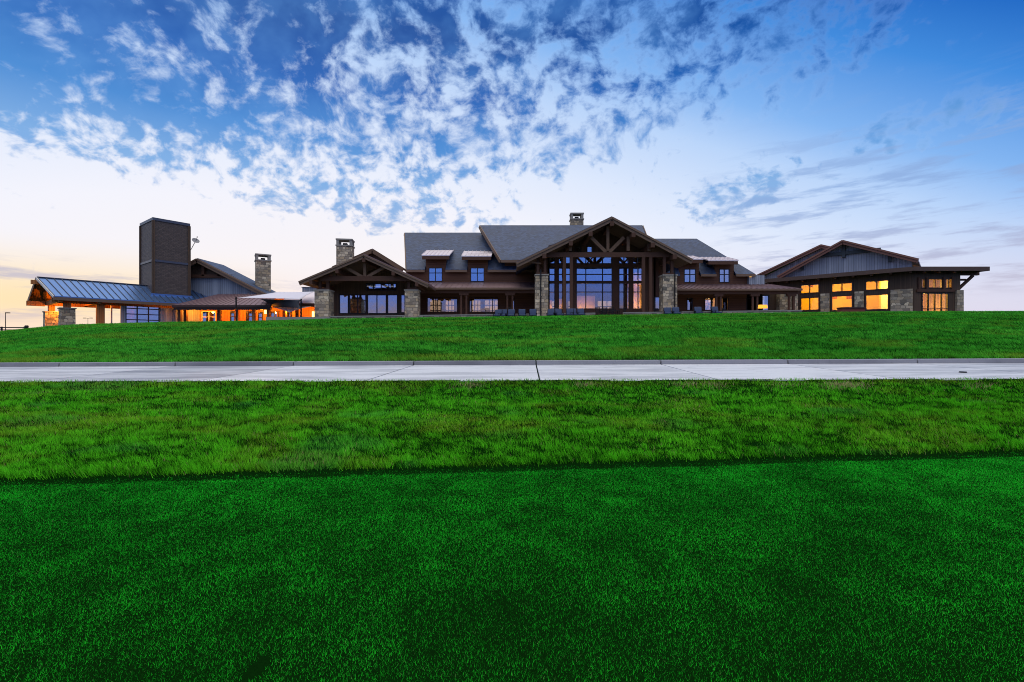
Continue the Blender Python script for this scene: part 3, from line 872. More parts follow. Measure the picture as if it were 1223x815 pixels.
w.prism([FP.p(FP.x(378), 0, zz + .002), FP.p(FP.x(500), 0, zz + .002), FP.p(FP.x(500), 0, max(zz + .05, zpl(FP.x(500)))), FP.p(PA.x, 0, zpl(PA.x)), FP.p(FP.x(378), 0, max(zz + .05, zpl(FP.x(378))))], (0, .3, 0))
w.build('porch_wall', 'board_dark', club)
for k, h in enumerate(ph):
    window(club, FP, *h, cols=(1, 2, 2, 1, 1, 4)[k], name='door' if k in (1, 2) else 'window', fw=.09)
MB().box(FP.x(378), FP.x(378) + .3, .3, 14, BASE, 8.2, FP).build('side_wall', 'board_dark', club)
MB().box(FP.x(380), FP.x(498), 5, 5.2, TZ, 8.6, FP).build('partition', 'plaster_dark', club)
# taller roof behind the porch
YQ = 57.5
QA, QL, QR = W(445, 297, YQ), W(398, 318, YQ), W(482, 320, YQ)
b = MB()
b.slab([QA, QL, (QL.x, 66, QL.z), (QA.x, 66, QA.z)], .24); b.slab([(QA.x + .001, QA.y, QA.z), QR, (QR.x, 66, QR.z), (QA.x + .001, 66, QA.z)], .24)
qg = b.build('gable_roof', 'metal_brown', club)
b = MB()
for Q in (QL, QR): b.beam(QA + Vector((0, -.1, -.3)), Q + Vector((0, -.1, -.3)), .16, .5)
b.split('barge_board', 'timber_pale', qg)
MB().prism([W(402, 319, YQ + .6), W(478, 321, YQ + .6), W(445, 300, YQ + .6)], (0, .3, 0)).box(W(402, 0, YQ).x, W(478, 0, YQ).x, YQ + .6, YQ + .9, 8.6, EYE + 88 * YQ / FPX).build('gable_wall', 'board_dark', club)
chimney(club, W(412.5, 0, 57).x, 57.0, 1.85, 1.4, 8.5, EYE + 113.5 * 56.3 / FPX, EYE + 122.3 * 56.3 / FPX, 8)

# lights inside the clubhouse
for loc, p in (((9.6, 60.9, 5.2), 260), ((5.4, 56.9, 5.0), 160), ((15.6, 57.0, 6.2), 130), ((15.6, 57.0, 9.2), 90), ((24.7, 57.6, 6.6), 110), ((-9.5, 64.5, 8.3), 60), ((-3.8, 64.5, 8.3), 60), ((-14.0, 57, 6.5), 25)):
    lamp('room_lamp', loc, p)
# ================================================================== LEFT PAVILION WING
pav = thing('pavilion_wing', 'low wing at the far left with blue metal roof, tall tower and orange porch', 'clubhouse wing', (-42, 53, 3.2))
E0 = F(-45.7, 46.0, 53)                         # x along the eave, y across the roof
RW = 4.2; ZE = 6.12; ZR = 8.25; LEN = 15.0
b = MB()
n = 26
b.slab([E0.p(0, 0, ZE), E0.p(LEN, 0, ZE), E0.p(LEN, RW, ZR), E0.p(-.7, RW, ZR)], .1)
b.slab([E0.p(-.7, RW + .002, ZR), E0.p(LEN, RW + .002, ZR), E0.p(LEN, 2 * RW, ZE), E0.p(-.8, 2 * RW, ZE)], .1)
rf = b.build('metal_roof', 'metal_blue', pav)
b = MB()
for i in range(n + 1):
    x = LEN * i / n; xr = -.7 + (LEN + .7) * i / n
    b.beam(E0.p(x, 0, ZE + .03), E0.p(xr, RW, ZR + .03), .05, .09)
b.beam(E0.p(-.7, RW, ZR + .03), E0.p(LEN, RW, ZR + .03), .3, .08)
b.build('roof_seam', 'metal_dark', rf)
b = MB()
b.beam(E0.p(-.06, -.02, ZE - .12), E0.p(-.76, RW, ZR - .12), .07, .24)
b.build('rake_board', 'white_trim', rf)
b = MB().beam(E0.p(-.76, RW, ZR - .2), E0.p(-.86, 2 * RW + .1, ZE - .2), .09, .4)
b.box(-.1, LEN, -.1, .02, ZE - .42, ZE - .1, E0)
b.split('fascia', 'fascia', rf)
b = MB().slab([E0.p(0, .1, ZE - .15), E0.p(LEN, .1, ZE - .15), E0.p(LEN, RW, ZR - .15), E0.p(-.6, RW, ZR - .15)], .05)
b.slab([E0.p(-.6, RW + .002, ZR - .15), E0.p(LEN, RW + .002, ZR - .15), E0.p(LEN, 2 * RW, ZE - .15), E0.p(-.75, 2 * RW, ZE - .15)], .05)
b.split('soffit', 'board_cedar', rf)
# gable truss and beams under the roof
b = MB()
b.box(-.1, LEN - .2, .85, 1.15, ZE - .62, ZE - .2, E0)
b.box(-.1, LEN - .2, 2 * RW - 1.15, 2 * RW - .85, ZE - .62, ZE - .2, E0)
for x in (.35, 3.3): b.box(x, x + .3, .2, 2 * RW - .2, ZE - .58, ZE - .16, E0)
b.box(-1.1, .3, 2 * RW - 1.2, 2 * RW - .8, ZE - .7, ZE - .18, E0).box(-1.15, .4, RW - .16, RW + .16, ZR - .75, ZR - .32, E0)
b.split('beam', 'board_cedar', pav)
b = MB()
b.box(.4, .65, RW - .15, RW + .15, ZE - .2, ZR - .3, E0)
b.beam(E0.p(.52, RW, ZE + .1), E0.p(.52, RW - 2.1, ZE + .75), .2, .22); b.beam(E0.p(.52, RW, ZE + .1), E0.p(.52, RW + 2.1, ZE + .75), .2, .22)
b.beam(E0.p(.4, .6, ZE), E0.p(-.2, RW, ZR - .4), .24, .3); b.beam(E0.p(-.2, RW, ZR - .4), E0.p(.4, 2 * RW - .6, ZE), .24, .3)
b.build('truss', 'timber_pale', pav)
FV = E0.moved(0, 1.0)
def col(px, f, zt, wd=1.15):
    x = f.x(px); q = f.p(x, 0, 0); g = float(ground_z(q.x, q.y)) - .6
    o = MB().box(x - wd / 2, x + wd / 2, -wd / 2, wd / 2, g, zt - .1, f, taper=.96).build('stone_column', 'stone', pav)
    MB().box(x - wd / 2 - .06, x + wd / 2 + .06, -wd / 2 - .06, wd / 2 + .06, zt - .1, zt, f).build('column_cap', 'stone_cap', o)
    MB().box(x - .26, x + .26, -.26, .26, zt, ZE - .62, f).build('post', 'board_cedar', pav)
col(80, FV, EYE + 39.5 * 47.5 / FPX)
col(61.5, E0.moved(0, 2 * RW - 1.0), EYE + 35.3 * 51 / FPX, 1.2)
xo = FV.x(120)
MB().box(xo - .32, xo + .32, -.2, .3, 2.6, ZE - .62, FV).build('post', 'board_cedar', pav)
# glazed end of the enclosed part
xe0 = FV.x(144.5)
hw = FV.r(150, 362.5, 190.5, 389)
w = MB().wall(FV, xe0, LEN - .3, 2.4, ZE - .21, .25, [hw]); w.build('front_wall', 'board_gray', pav)
window(pav, FV, *hw, cols=3, rows=4, fw=.08, mw=.05)
hg = [(.9, 2.9, 3.4, 5.4), (3.3, 5.3, 3.4, 5.4)]
FE = F(FV.p(xe0, 0, 0).x, FV.p(xe0, 0, 0).y, 53 + 90)     # end wall towards the open porch, seen from the left
w = MB().wall(FV, xe0 + 2.0, LEN - .3, 2.4, ZE - .21, .25, y0=6.0).box(xe0 + 1.8, xe0 + 1.98, 2.5, 6.2, 2.4, ZE - .3, FV); w.build('rear_wall', 'board_cedar', pav)
for px in (126, 137):
    x = FV.x(px); MB().box(x - .06, x + .06, 1.2, 1.32, 2.6, ZE - .3, FV).build('post', 'white_trim', pav)

# tower
FT = F(-42.07, 54.0, 53)
TZ1 = EYE + 147 * 54 / FPX
tw = MB().box(0, 3.63, 0, 4.7, 4, TZ1 - .25, FT).build('tower', 'tower', pav)
b = MB()
for z in (TZ1 - .25, 10.95): b.box(-.1 + .02, 3.63 + .08, -.08, 4.7 + .08, z, z + (.32 if z > 12 else .24), FT)
b.split('tower_band', 'metal_dark', tw)
b = MB()
for x, y in ((0, 0), (3.63, 0), (0, 4.7), (3.63, 4.7)): b.box(x - .13, x + .13, y - .13, y + .13, 4, TZ1 - .26, FT)
b.split('corner_trim', 'board_dark', tw)
b = MB().box(-.25, 3.9, -.25, -.14, ZE + .75, ZE + 1.05, FT); b.build('flashing', 'metal_blue', tw)

# gabled hall behind the tower
YH = 58.0
HA, HR = W(236, 308.5, YH), W(319, 351, YH)
HL = Vector((2 * HA.x - HR.x, YH, HR.z)); dep = 5.2
b = MB()
b.slab([HA, HR, (HR.x, YH + dep, HR.z), (HA.x, YH + dep, HA.z)], .24)
b.slab([(HA.x - .001, HA.y, HA.z), HL, (HL.x, YH + dep, HL.z), (HA.x - .001, YH + dep, HA.z)], .24)
hg_ = b.build('gable_roof', 'shingle', pav)
b = MB()
for Q in (HR, HL):
    b.beam(HA + Vector((0, -.1, -.32)), Q + Vector((0, -.1, -.32)), .16, .5); b.beam(HA + Vector((0, -.22, -.16)), Q + Vector((0, -.22, -.16)), .1, .18)
b.split('barge_board', 'fascia', hg_)
x0, x1 = W(214, 0, YH).x, W(314, 0, YH).x
zh = lambda x: slope_pt(HA, HR if x > HA.x else HL, x) - .3
zg1 = EYE + 53 * (YH + .8) / FPX; zb = EYE + 77 * (YH + .8) / FPX
xk = HA.x + (HA.z - .3 - zb) / ((HA.z - HR.z) / (HR.x - HA.x)); xk2 = HA.x + (HA.z - .3 - zg1) / ((HA.z - HR.z) / (HR.x - HA.x))
MB().prism([(x0, YH + .8, zg1), (xk2, YH + .8, zg1), (xk, YH + .8, zb), (x0, YH + .8, zb)], (0, .3, 0)).build('gable_wall', 'board_gray', pav)
MB().prism([(2 * HA.x - xk, YH + .82, zb + .002), (xk, YH + .82, zb + .002), (HA.x, YH + .82, HA.z - .35)], (0, .26, 0)).build('gable_wall', 'board_dark', pav)
b = MB().beam((x0, YH + .5, zb), (xk + .3, YH + .5, zb), .3, .4)
for px, z1 in ((243, 9.7), (262, 9.2)): b.box(W(px, 0, YH + .5).x - .16, W(px, 0, YH + .5).x + .16, YH + .35, YH + .65, zb, zh(W(px, 0, YH + .5).x) - .2)
b.build('truss', 'timber', hg_)
MB().box(HA.x - 1, HR.x - .6, YH + 1.1, YH + dep, 3, zg1).build('hall_wall', 'board_gray', pav)
chimney(pav, W(314, 0, 61).x, 61.0, 1.75, 1.6, 5, EYE + 96.3 * 60 / FPX, EYE + 104.5 * 60 / FPX, 32)
MB().box(W(361, 0, 62).x, W(378, 0, 62).x, 62, 64, 4, EYE + 64 * 62 / FPX).box(W(360, 0, 62).x, W(379, 0, 62).x, 61.9, 64.1, EYE + 64 * 62 / FPX, EYE + 64.6 * 62 / FPX).build('rooftop_unit', 'board_gray', pav)

# porch roof over the lit patio front, and the lit cedar front itself
YO = 57.0
ye, yt = 53.4, 57.6
xa, xb = W(206, 0, ye).x, W(324, 0, ye).x
ze, zt = EYE + 42.6 * ye / FPX, EYE + 55.8 * yt / FPX
b = MB().slab([(xa, ye, ze), (xb, ye, ze), (W(330, 0, yt).x, yt, zt), (W(262, 0, yt).x, yt, zt)], .12)
for i in range(19):
    f = i / 18; b.beam((xa + (xb - xa) * f, ye, ze + .02), (W(262 + 68 * f, 0, yt).x, yt, zt + .02), .035, .06)
b.slab([(xa, ye, ze - .002), (W(262, 0, yt).x, yt, zt - .002), (xa - .2, yt + 2, ze)], .12)
o = b.build('porch_roof', 'metal_brown', pav)
MB().box(xa, xb, ye - .14, ye - .01, ze - .26, ze + .02).box(xa + .1, xb - .1, ye + .02, ye + .4, ze - .5, ze - .2).build('gutter', 'frame_red', o)
zs = EYE + 45 * 55.2 / FPX
b = MB().slab([(xb + .02, 55.2, zs), (W(381, 0, 55.2).x, 55.2, zs), (W(381, 0, 58.5).x, 58.5, EYE + 58.5 * 58.5 / FPX), (xb + .02, 58.5, EYE + 58.5 * 58.5 / FPX)], .14); o = b.build('porch_roof', 'metal_pale', pav)
MB().box(xb + .05, W(381, 0, 55.2).x, 55.06, 55.19, zs - .42, zs).build('fascia', 'frame_red', o)
FO = F(0, YO)
ho = [FO.r(241, 372, 258, 392), FO.r(275, 371, 280.5, 392), FO.r(294, 371, 303, 392), FO.r(308, 373, 314, 392), FO.r(323, 372, 333, 392), FO.r(343, 372, 349, 392)]
w = MB().wall(FO, W(214, 0, YO).x, W(384, 0, YO).x, 2.4, ze + .3, .3, ho); w.box(W(250, 0, YO).x, W(382, 0, YO).x, 0, .3, ze + .3, 6.85, FO); w.build('lit_front_wall', 'board_cedar', pav)
for k, h in enumerate(ho): window(pav, FO, *h, cols=2 if k in (0, 4) else 1, rows=2, mat='white_trim' if k == 0 else 'frame', rowz=[h[2] + .66 * (h[3] - h[2])], name='door' if k in (2, 3) else 'window')
for px, yy, m_ in ((215, 54.2, 'timber'), (222, 55, 'timber'), (228, 56.8, 'board_cedar'), (262, 54.2, 'timber'), (284, 54.2, 'board_cedar'), (303.5, 54.2, 'board_cedar'), (321, 54.2, 'board_cedar'), (340, 55.6, 'board_cedar'), (355, 55.6, 'timber')):
    x = W(px, 0, yy).x; MB().box(x - .17, x + .17, yy - .17, yy + .17, 2.6, ze - .3 if yy < 56 else ze - .1).build('post', m_, pav)
MB().box(W(214, 0, YO).x, W(384, 0, YO).x, YO + 4, YO + 4.2, 2.5, ze + .5).build('partition', 'plaster_dark', pav)
for px, z in ((317, 5.3), (374, 4.9), (232, 5.2)):
    MB().box(W(px, 0, 56.8).x - .1, W(px, 0, 56.8).x + .1, 56.7, 56.9, z - .35, z + .35).build('wall_light', 'lamp_warm', pav)
for px, yy, z, p in ((232, 55.3, 5.3, 330), (252, 55.3, 5.4, 260), (270, 55.3, 5.4, 240), (290, 55.3, 5.4, 300), (312, 55.4, 5.2, 330), (345, 55.9, 5.2, 220), (370, 55.6, 5.0, 220)):
    q = W(px, 0, yy); lamp('porch_lamp', (q.x, yy, z), p, (1, .3, .025))
for x, y, z, p in ((1.6, 4.2, 5.5, 260), (1.2, 6.2, 4.9, 160), (4.2, 3.0, 5.4, 200)):
    q = E0.p(x, y, z); lamp('porch_lamp', q, p, (1, .32, .03))

# ================================================================== RIGHT DINING WING
M['eave_wood'] = mat_plain('eave_wood', (.1, .06, .045, 1), .6, 0, .35, 3)
din = thing('dining_wing', 'glowing yellow-windowed wing at the right with broad rust-edged gable above its flat eave', 'clubhouse wing', (41.8, 50, 3.9))
ANG = -43.6
FR0 = F(41.8, 48.0, ANG)                        # fascia line; x=0 at the near corner, negative to the left
ZF = EYE + 88.5 * 48 / FPX
FR = FR0.moved(0, 1.25); cC = FR.p(0, 0, 0)
F2 = F(cC.x, cC.y, 0)                           # the short front that faces the lawn squarely
xl = FR.x(913); x2 = F2.x(1147)
GB = 2.8
piers = []
hw = []
for a, c, t0, t1, b0, b1 in ((955.5, 979, 339.5, 351, 355, 371.5), (992.5, 1019, 337.8, 349.3, 352.8, 371.5), (1033, 1062, 334.8, 347, 351.3, 370.8)):
    hw.append(FR.r(a, t0, c, t1)); hw.append(FR.r(a, b0, c, b1))
xw = FR.x(1062)
w = MB().wall(FR, xl, 0, GB, ZF - .3, .35, hw); w.build('front_wall', 'board_dark', din)
for k, h in enumerate(hw):
    window(din, FR, *h, cols=2 if (k % 2 == 0 or k == 1) else 1, glass='glass_lit', mat='frame_red', fw=.13, mw=.06)
for a, c, t in ((980.5, 991, 351), (1021, 1032, 348.5), (1063.8, 1090.2, 346)):
    x0, x1 = FR.x(a), FR.x(c)
    MB().box(x0, x1 if c < 1090 else x1 + .0, -.28, -.01, GB, FR.z((a + c) / 2, t), FR).build('stone_pier', 'stone', din)
h2 = [F2.r(1095.5, 333, 1105, 344.7), F2.r(1107.8, 333, 1125.3, 344.7), F2.r(1128, 333, 1137.2, 344.7), F2.r(1100.5, 350, 1132.5, 373)]
w = MB().wall(F2, .0, x2, GB, ZF - .3, .35, h2); w.build('front_wall', 'board_dark', din)
for k, h in enumerate(h2): window(din, F2, *h, cols=(2, 2, 2, 4)[k], glass='glass_lit', mat='frame_red' if k < 3 else 'frame', fw=.1, mw=.045, name='window' if k < 3 else 'door', rowz=None if k < 3 else [h[2] + .35])
MB().box(F2.x(1140.5), x2 + .12, -.25, .6, GB, F2.z(1144, 347), F2).build('stone_pier', 'stone', din)
MB().box(x2 - .35, x2, .35, 9, GB, ZF - .3, F2).build('side_wall', 'board_dark', din)
b = MB()
for px in (1097, 1106.5, 1126.7, 1136.5): b.box(F2.x(px) - .11, F2.x(px) + .11, -.14, -.01, F2.z(px, 349), F2.z(px, 331.5), F2)
b.box(F2.x(1094), F2.x(1139), -.16, -.01, F2.z(1115, 348.9), F2.z(1115, 346), F2)
b.split('timber_trim', 'timber', din)
# flat eave roof following both fronts
tip = W(1180, 318.7, 48.0)
pl = [FR0.p(FR0.x(911), 0, ZF), FR0.p(0, 0, ZF), (tip.x, 48.0, ZF), (tip.x - 1.5, 58, ZF + .1), FR0.p(1, 7, ZF + .25), FR0.p(FR0.x(911), 7, ZF + .25)]
b = MB().slab(pl, .3)
fr = b.build('flat_roof', 'metal_brown', din)
b = MB().beam(FR0.p(FR0.x(911), -.06, ZF - .2), FR0.p(0.02, -.06, ZF - .2), .1, .44)
b.box(41.75, tip.x, 47.89, 47.99, ZF - .42, ZF + .02)
b.beam((tip.x + .05, 47.9, ZF - .2), (tip.x - 1.45, 58, ZF - .1), .1, .44)
b.split('fascia', 'eave_wood', fr)
b = MB()
for i in range(9):                               # rafter tails
    x = FR0.x(911) + 1 + i * (-FR0.x(911) - 1.2) / 8.0
    b.box(x - .1, x + .1, .05, 1.3, ZF - .58, ZF - .31, FR0)
for px in (1100, 1118, 1136): b.box(W(px, 0, 48.5).x - .1, W(px, 0, 48.5).x + .1, 48.05, 49.0, ZF - .58, ZF - .31)
b.box(x2, W(1170, 0, 49).x - cC.x, .1, .4, ZF - .72, ZF - .31, F2)
b.split('rafter', 'timber', fr)
b = MB().beam(F2.p(x2 - .05, .2, F2.z(1146, 345.5)), F2.p(W(1163, 0, 49).x - cC.x, .2, ZF - .75), .22, .24).beam(F2.p(x2 - .05, .25, F2.z(1146, 334)), F2.p(x2 + .8, .25, F2.z(1146, 334)), .18, .2)
b.beam(F2.p(x2 - .05, .1, F2.z(1146, 350.5)), F2.p(x2 + .35, .1, F2.z(1146, 350.5)), .14, .16)
b.split('brace', 'timber', din)
# gables above the eave
def rgable(apx, rpx, lpx, f, dep, wall, gmat='metal_brown'):
    """gable in a frame; the three points are (local x, z)"""
    A, R, L = f.p(apx[0], 0, apx[1]), f.p(rpx[0], 0, rpx[1]), f.p(lpx[0], 0, lpx[1])
    back = f.p(0, dep, 0) - f.p(0, 0, 0)
    s = MB().slab([A, R, R + back, A + back], .24).slab([A + Vector((0, 0, .002)), L, L + back, A + back + Vector((0, 0, .002))], .24)
    o = s.build('gable_roof', gmat, din)
    out = f.p(0, -.1, -.26) - f.p(0, 0, 0); out2 = f.p(0, -.24, -.12) - f.p(0, 0, 0)
    s = MB()
    for Q in (R, L): s.beam(A + out, Q + out, .16, .46); s.beam(A + out2, Q + out2, .12, .18)
    s.split('barge_board', 'rust_fascia', o)
    if wall:
        k1 = .9
        ins = lambda q, t: (q[0] + (apx[0] - q[0]) * t, q[1] + (apx[1] - q[1]) * t - .28)
        r_, l_ = ins(rpx, .08), ins(lpx, .08)
        zb_ = ZF + .12
        s = MB().prism([f.p(l_[0], k1, zb_), f.p(r_[0], k1, zb_), f.p(r_[0], k1, r_[1]), f.p(apx[0], k1, apx[1] - .28), f.p(l_[0], k1, l_[1])], f.p(0, .3, 0) - f.p(0, 0, 0))
        s.build('gable_wall', 'board_gray', din)
        s = MB()
        zm = apx[1] - 1.45; hwid = 3.4
        s.box(apx[0] - hwid, apx[0] + hwid, k1 - .3, k1 - .01, zm - .18, zm + .18, f)
        s.box(apx[0] - .16, apx[0] + .16, k1 - .34, k1 - .005, zm - .5, apx[1] - .3, f)
        for sx in (-1, 1): s.box(apx[0] + sx * 4.2 - .16, apx[0] + sx * 4.2 + .16, k1 - .34, k1 - .005, zm - 1.5, zm - .5, f)
        s.build('truss', 'blue_timber', o)
    return o
M['rust_fascia'] = mat_plain('rust_fascia', (.22, .1, .07, 1), .55, .1, .3, 3)
M['blue_timber'] = mat_plain('dark_teal_timber', (.05, .065, .075, 1), .7, 0, .3, 4)
FGr = F(43.2, 49.0, ANG)
za_ = lambda px, py, f: (f.x(px), f.z(px, py))
rgable(za_(1006.5, 286.8, FGr), za_(1096.5, 308.8, FGr), za_(929, 329.5, FGr), FGr, 9, True)
FGb = FGr.moved(0, 4.6)
ap = za_(981, 292, FGb); lf = za_(903, 329, FGb)
rgable(ap, (2 * ap[0] - lf[0], lf[1]), lf, FGb, 6, False)
MB().prism([FGb.p(lf[0] + .8, .7, lf[1] - 1.2), FGb.p(ap[0] + 6, .7, lf[1] - 1.2), FGb.p(ap[0] + 6, .7, lf[1] + .2), FGb.p(ap[0], .7, ap[1] - .4), FGb.p(lf[0] + .8, .7, lf[1] - .2)], FGb.p(0, .3, 0) - FGb.p(0, 0, 0)).build('gable_wall', 'board_gray', din)
# the lit room
RD = 6.5
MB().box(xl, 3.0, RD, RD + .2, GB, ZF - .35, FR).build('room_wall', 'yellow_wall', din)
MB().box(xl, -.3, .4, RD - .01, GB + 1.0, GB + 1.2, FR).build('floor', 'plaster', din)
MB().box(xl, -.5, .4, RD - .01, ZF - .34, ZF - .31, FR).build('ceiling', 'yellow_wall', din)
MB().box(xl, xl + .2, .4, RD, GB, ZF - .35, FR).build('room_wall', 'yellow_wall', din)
MB().box(.5, x2 - .5, 5.0, 5.2, GB, ZF - .35, F2).build('room_wall', 'plaster', din)
b = MB()
for x, h in ((-8.6, 5.0), (-5.6, 5.4), (-3.0, 5.2), (-2.2, 5.0)): b.box(x, x + .9, 2.2, 3.0, GB + 1.2, h, FR)
b.split('cabinet', 'white_trim', din)
b = MB()
for x, w_, z0, z1 in ((-9.6, 1.2, 6.6, 7.6), (-8.2, .5, 7.0, 7.7), (-6.7, 1.5, 6.9, 7.7), (-3.3, 1.0, 6.4, 7.5), (-1.9, .7, 5.0, 7.1)): b.box(x, x + w_, RD - .06, RD - .005, z0, z1, FR)
b.split('picture', 'board_cedar', din)
b = MB()
for x in (-10.4, -8.1, -5.9, -3.7, -2.4): b.box(x - .09, x + .09, .4, RD - .02, ZF - .6, ZF - .345, FR)
b.split('ceiling_beam', 'board_cedar', din)
b = MB()
for x in (-9.9, -6.4, -5.0, -2.9):
    b.box(x - .3, x + .3, 4.2, 4.9, GB + 1.2, 4.75, FR).box(x - .3, x + .3, 4.9, 5.0, GB + 1.2, 5.5, FR)
b.split('armchair', 'redwood', din)
for x in (-10.6, -7.4, -4.4, -1.6):
    q = FR.p(x, 3.4, ZF - 1.7); lamp('ceiling_lamp', q, 330, (1, .5, .004), .3)
q = F2.p(1.2, 2.6, 7.6); lamp('room_lamp', q, 800, (1, .58, .18), .3)
q = F2.p(3.2, 2.6, 5.4); lamp('room_lamp', q, 700, (1, .56, .12), .2)
# ================================================================== THINGS AROUND THE BUILDINGS
# low terrace wall: two lengths either side of the steps
def terrace_wall(px0, px1, label, y=44.55):
    x0, x1 = W(px0, 0, y).x, W(px1, 0, y).x
    r = thing('terrace_wall', label, 'wall', ((x0 + x1) / 2, y, TZ - 1), 'low stone terrace walls')
    z0 = EYE + (CY - np.interp(px0, CU * FPX + CX, CPY) + 3.8) * y / FPX; z1 = EYE + (CY - np.interp(px1, CU * FPX + CX, CPY) + 3.8) * y / FPX
    b = MB(); b.hexa([(x0, y, 2.6), (x1, y, 2.6), (x1, y + .35, 2.6), (x0, y + .35, 2.6), (x0, y, z0 - .1), (x1, y, z1 - .1), (x1, y + .35, z1 - .1), (x0, y + .35, z0 - .1)])
    b.build('wall_stone', 'stone', r)
    b = MB(); b.hexa([(x0, y - .05, z0 - .1), (x1, y - .05, z1 - .1), (x1, y + .4, z1 - .1), (x0, y + .4, z0 - .1), (x0, y - .05, z0), (x1, y - .05, z1), (x1, y + .4, z1), (x0, y + .4, z0)])
    b.build('coping', 'stone_cap', r)
terrace_wall(394, 483, 'low stone terrace wall between the two pillars of the left porch gable')
terrace_wall(500, 639, 'low stone terrace wall right of the porch, under the two dormers')
terrace_wall(656, 711, 'short low stone wall in front of the left half of the great window')
terrace_wall(745, 791, 'short low stone wall in front of the right half of the great window')
terrace_wall(810, 958, 'long low pale wall in front of the right-hand porch')

# patio lounge chairs with blue cushions
def make_chair():
    r = thing('lounge_chair', '', 'chair', (0, 0, 0), 'blue cushioned lounge chairs along the terrace wall')
    for sx in (-1, 1):
        for sy in (-.32, .34): MB().box(sx * .33 - .03, sx * .33 + .03, sy - .03, sy + .03, 0, .38 if sy < 0 else .8, taper=.85).build('leg', 'black', r)
        MB().box(sx * .34 - .05, sx * .34 + .05, -.38, .36, .56, .6).box(sx * .33 - .025, sx * .33 + .025, -.35, -.29, .38, .56).build('arm', 'black', r)
    MB().box(-.36, .36, -.36, .36, .3, .36).build('seat_frame', 'black', r)
    MB().box(-.32, .32, -.38, .28, .36, .5).build('seat_cushion', 'cushion', r, True, .04)
    b = MB(); b.hexa([(-.32, .2, .46), (.32, .2, .46), (.32, .34, .46), (-.32, .34, .46), (-.32, .34, 1.02), (.32, .34, 1.02), (.32, .46, 1.02), (-.32, .46, 1.02)])
    b.build('back_cushion', 'cushion', r, True, .04)
    b = MB(); b.hexa([(-.36, .35, .4), (.36, .35, .4), (.36, .4, .4), (-.36, .4, .4), (-.36, .475, .98), (.36, .475, .98), (.36, .52, .98), (-.36, .52, .98)])
    b.build('back_frame', 'black', r)
    return r
proto = make_chair()
spots = [(594.5, 'blue cushioned lounge chair second-nearest the left dark doorway, three chairs left of the tall left pillar'),
         (600.5, ''), (610.5, ''), (623.5, ''), (636.5, ''), (657.5, ''), (668, ''), (680.5, ''), (686, ''), (694, ''), (798, ''), (808.5, ''), (834, ''), (856, '')]
names = {
    594.5: 'blue lounge chair standing furthest left, below the right dormer window',
    600.5: 'blue lounge chair tucked close beside the furthest left one, below the right dormer',
    610.5: 'blue lounge chair in front of the paired porch posts left of the tall pillar',
    623.5: 'blue lounge chair between the paired porch posts and the tall left stone pillar',
    636.5: 'blue lounge chair touching the left side of the tall left stone pillar',
    657.5: 'blue lounge chair touching the right side of the tall left stone pillar',
    668: 'blue lounge chair between the tall left pillar and the left double timber post',
    680.5: 'blue lounge chair standing directly below the left double timber post of the great gable',
    686: 'blue lounge chair just right of the left double timber post',
    694: 'blue lounge chair nearest the black dining set, on its left',
    798: 'blue lounge chair standing in front of the tall right stone pillar',
    808.5: 'blue lounge chair at the right edge of the tall right stone pillar',
    834: 'lone blue lounge chair below the left dormer of the right-hand block',
    856: 'rightmost blue lounge chair, below the orange lit door of the right-hand porch'}
YC = 43.75
for i, (px, _) in enumerate(spots):
    o = proto if i == 0 else copy_tree(proto)
    x = W(px, 0, YC).x; zt = EYE + (CY - np.interp(px, CU * FPX + CX, CPY) + 3.2) * YC / FPX
    o.location = (x, YC + random.uniform(-.12, .12), float(ground_z(x, YC)) )
    o.location.z = min(o.location.z, zt - 1.0) if zt - 1.0 > float(ground_z(x, YC)) - .12 else float(ground_z(x, YC)) - .02
    o.rotation_euler.z = random.uniform(-.25, .25)
    o['label'] = names[px]

# black dining set on the terrace in front of the great window
def make_dchair():
    r = thing('dining_chair', '', 'chair', (0, 0, 0), 'black dining chairs before the great window')
    for sx in (-1, 1):
        MB().tube((sx * .2, -.2, 0), (sx * .19, -.19, .46), .018, .022).build('leg', 'black', r); MB().tube((sx * .2, .22, 0), (sx * .2, .2, .46), .018, .022).build('leg', 'black', r)
        MB().tube((sx * .25, -.2, .66), (sx * .25, .22, .68), .018).tube((sx * .25, -.2, .66), (sx * .22, -.19, .45), .015).build('arm', 'black', r)
    MB().box(-.23, .23, -.23, .23, .44, .49).build('seat', 'black', r, False, .015)
    b = MB().tube((-.22, .22, .46), (-.22, .32, 1.0), .02).tube((.22, .22, .46), (.22, .32, 1.0), .02).tube((-.22, .32, 1.0), (.22, .32, 1.0), .02)
    for i in range(6): b.box(-.18 + i * .072 - .014, -.18 + i * .072 + .014, .27, .29, .5, .98)
    b.build('backrest', 'black', r)
    return r
dp = make_dchair()
dl = [(715, 46.2, 2.6, 'black slatted dining chair at the left end of the dining table before the great window'),
      (721.5, 45.7, 3.14, 'black slatted dining chair at the near side of the table, left of its middle'),
      (729.5, 45.6, 3.3, 'black slatted dining chair at the near side of the table, right of its middle'),
      (743, 46.3, -2.3, 'black slatted dining chair at the right end of the dining table before the great window'),
      (723, 48.0, .1, 'black slatted dining chair at the far side of the table, left, against the glass'),
      (733, 48.1, -.2, 'black slatted dining chair at the far side of the table, right, against the glass'),
      (583, 47.4, .4, 'black slatted dining chair standing alone under the left porch before the right window pair'),
      (606, 46.4, -.5, 'black slatted dining chair beside the left porch posts, behind the blue lounge chairs'),
      (786, 47.0, .3, 'black slatted dining chair in front of the pale glazed door beside the right pillar'),
      (833, 47.2, -.2, 'black slatted dining chair in front of the leftmost door of the right-hand porch'),
      (867, 47.0, .3, 'black slatted dining chair in front of the peach lit door of the right-hand porch')]
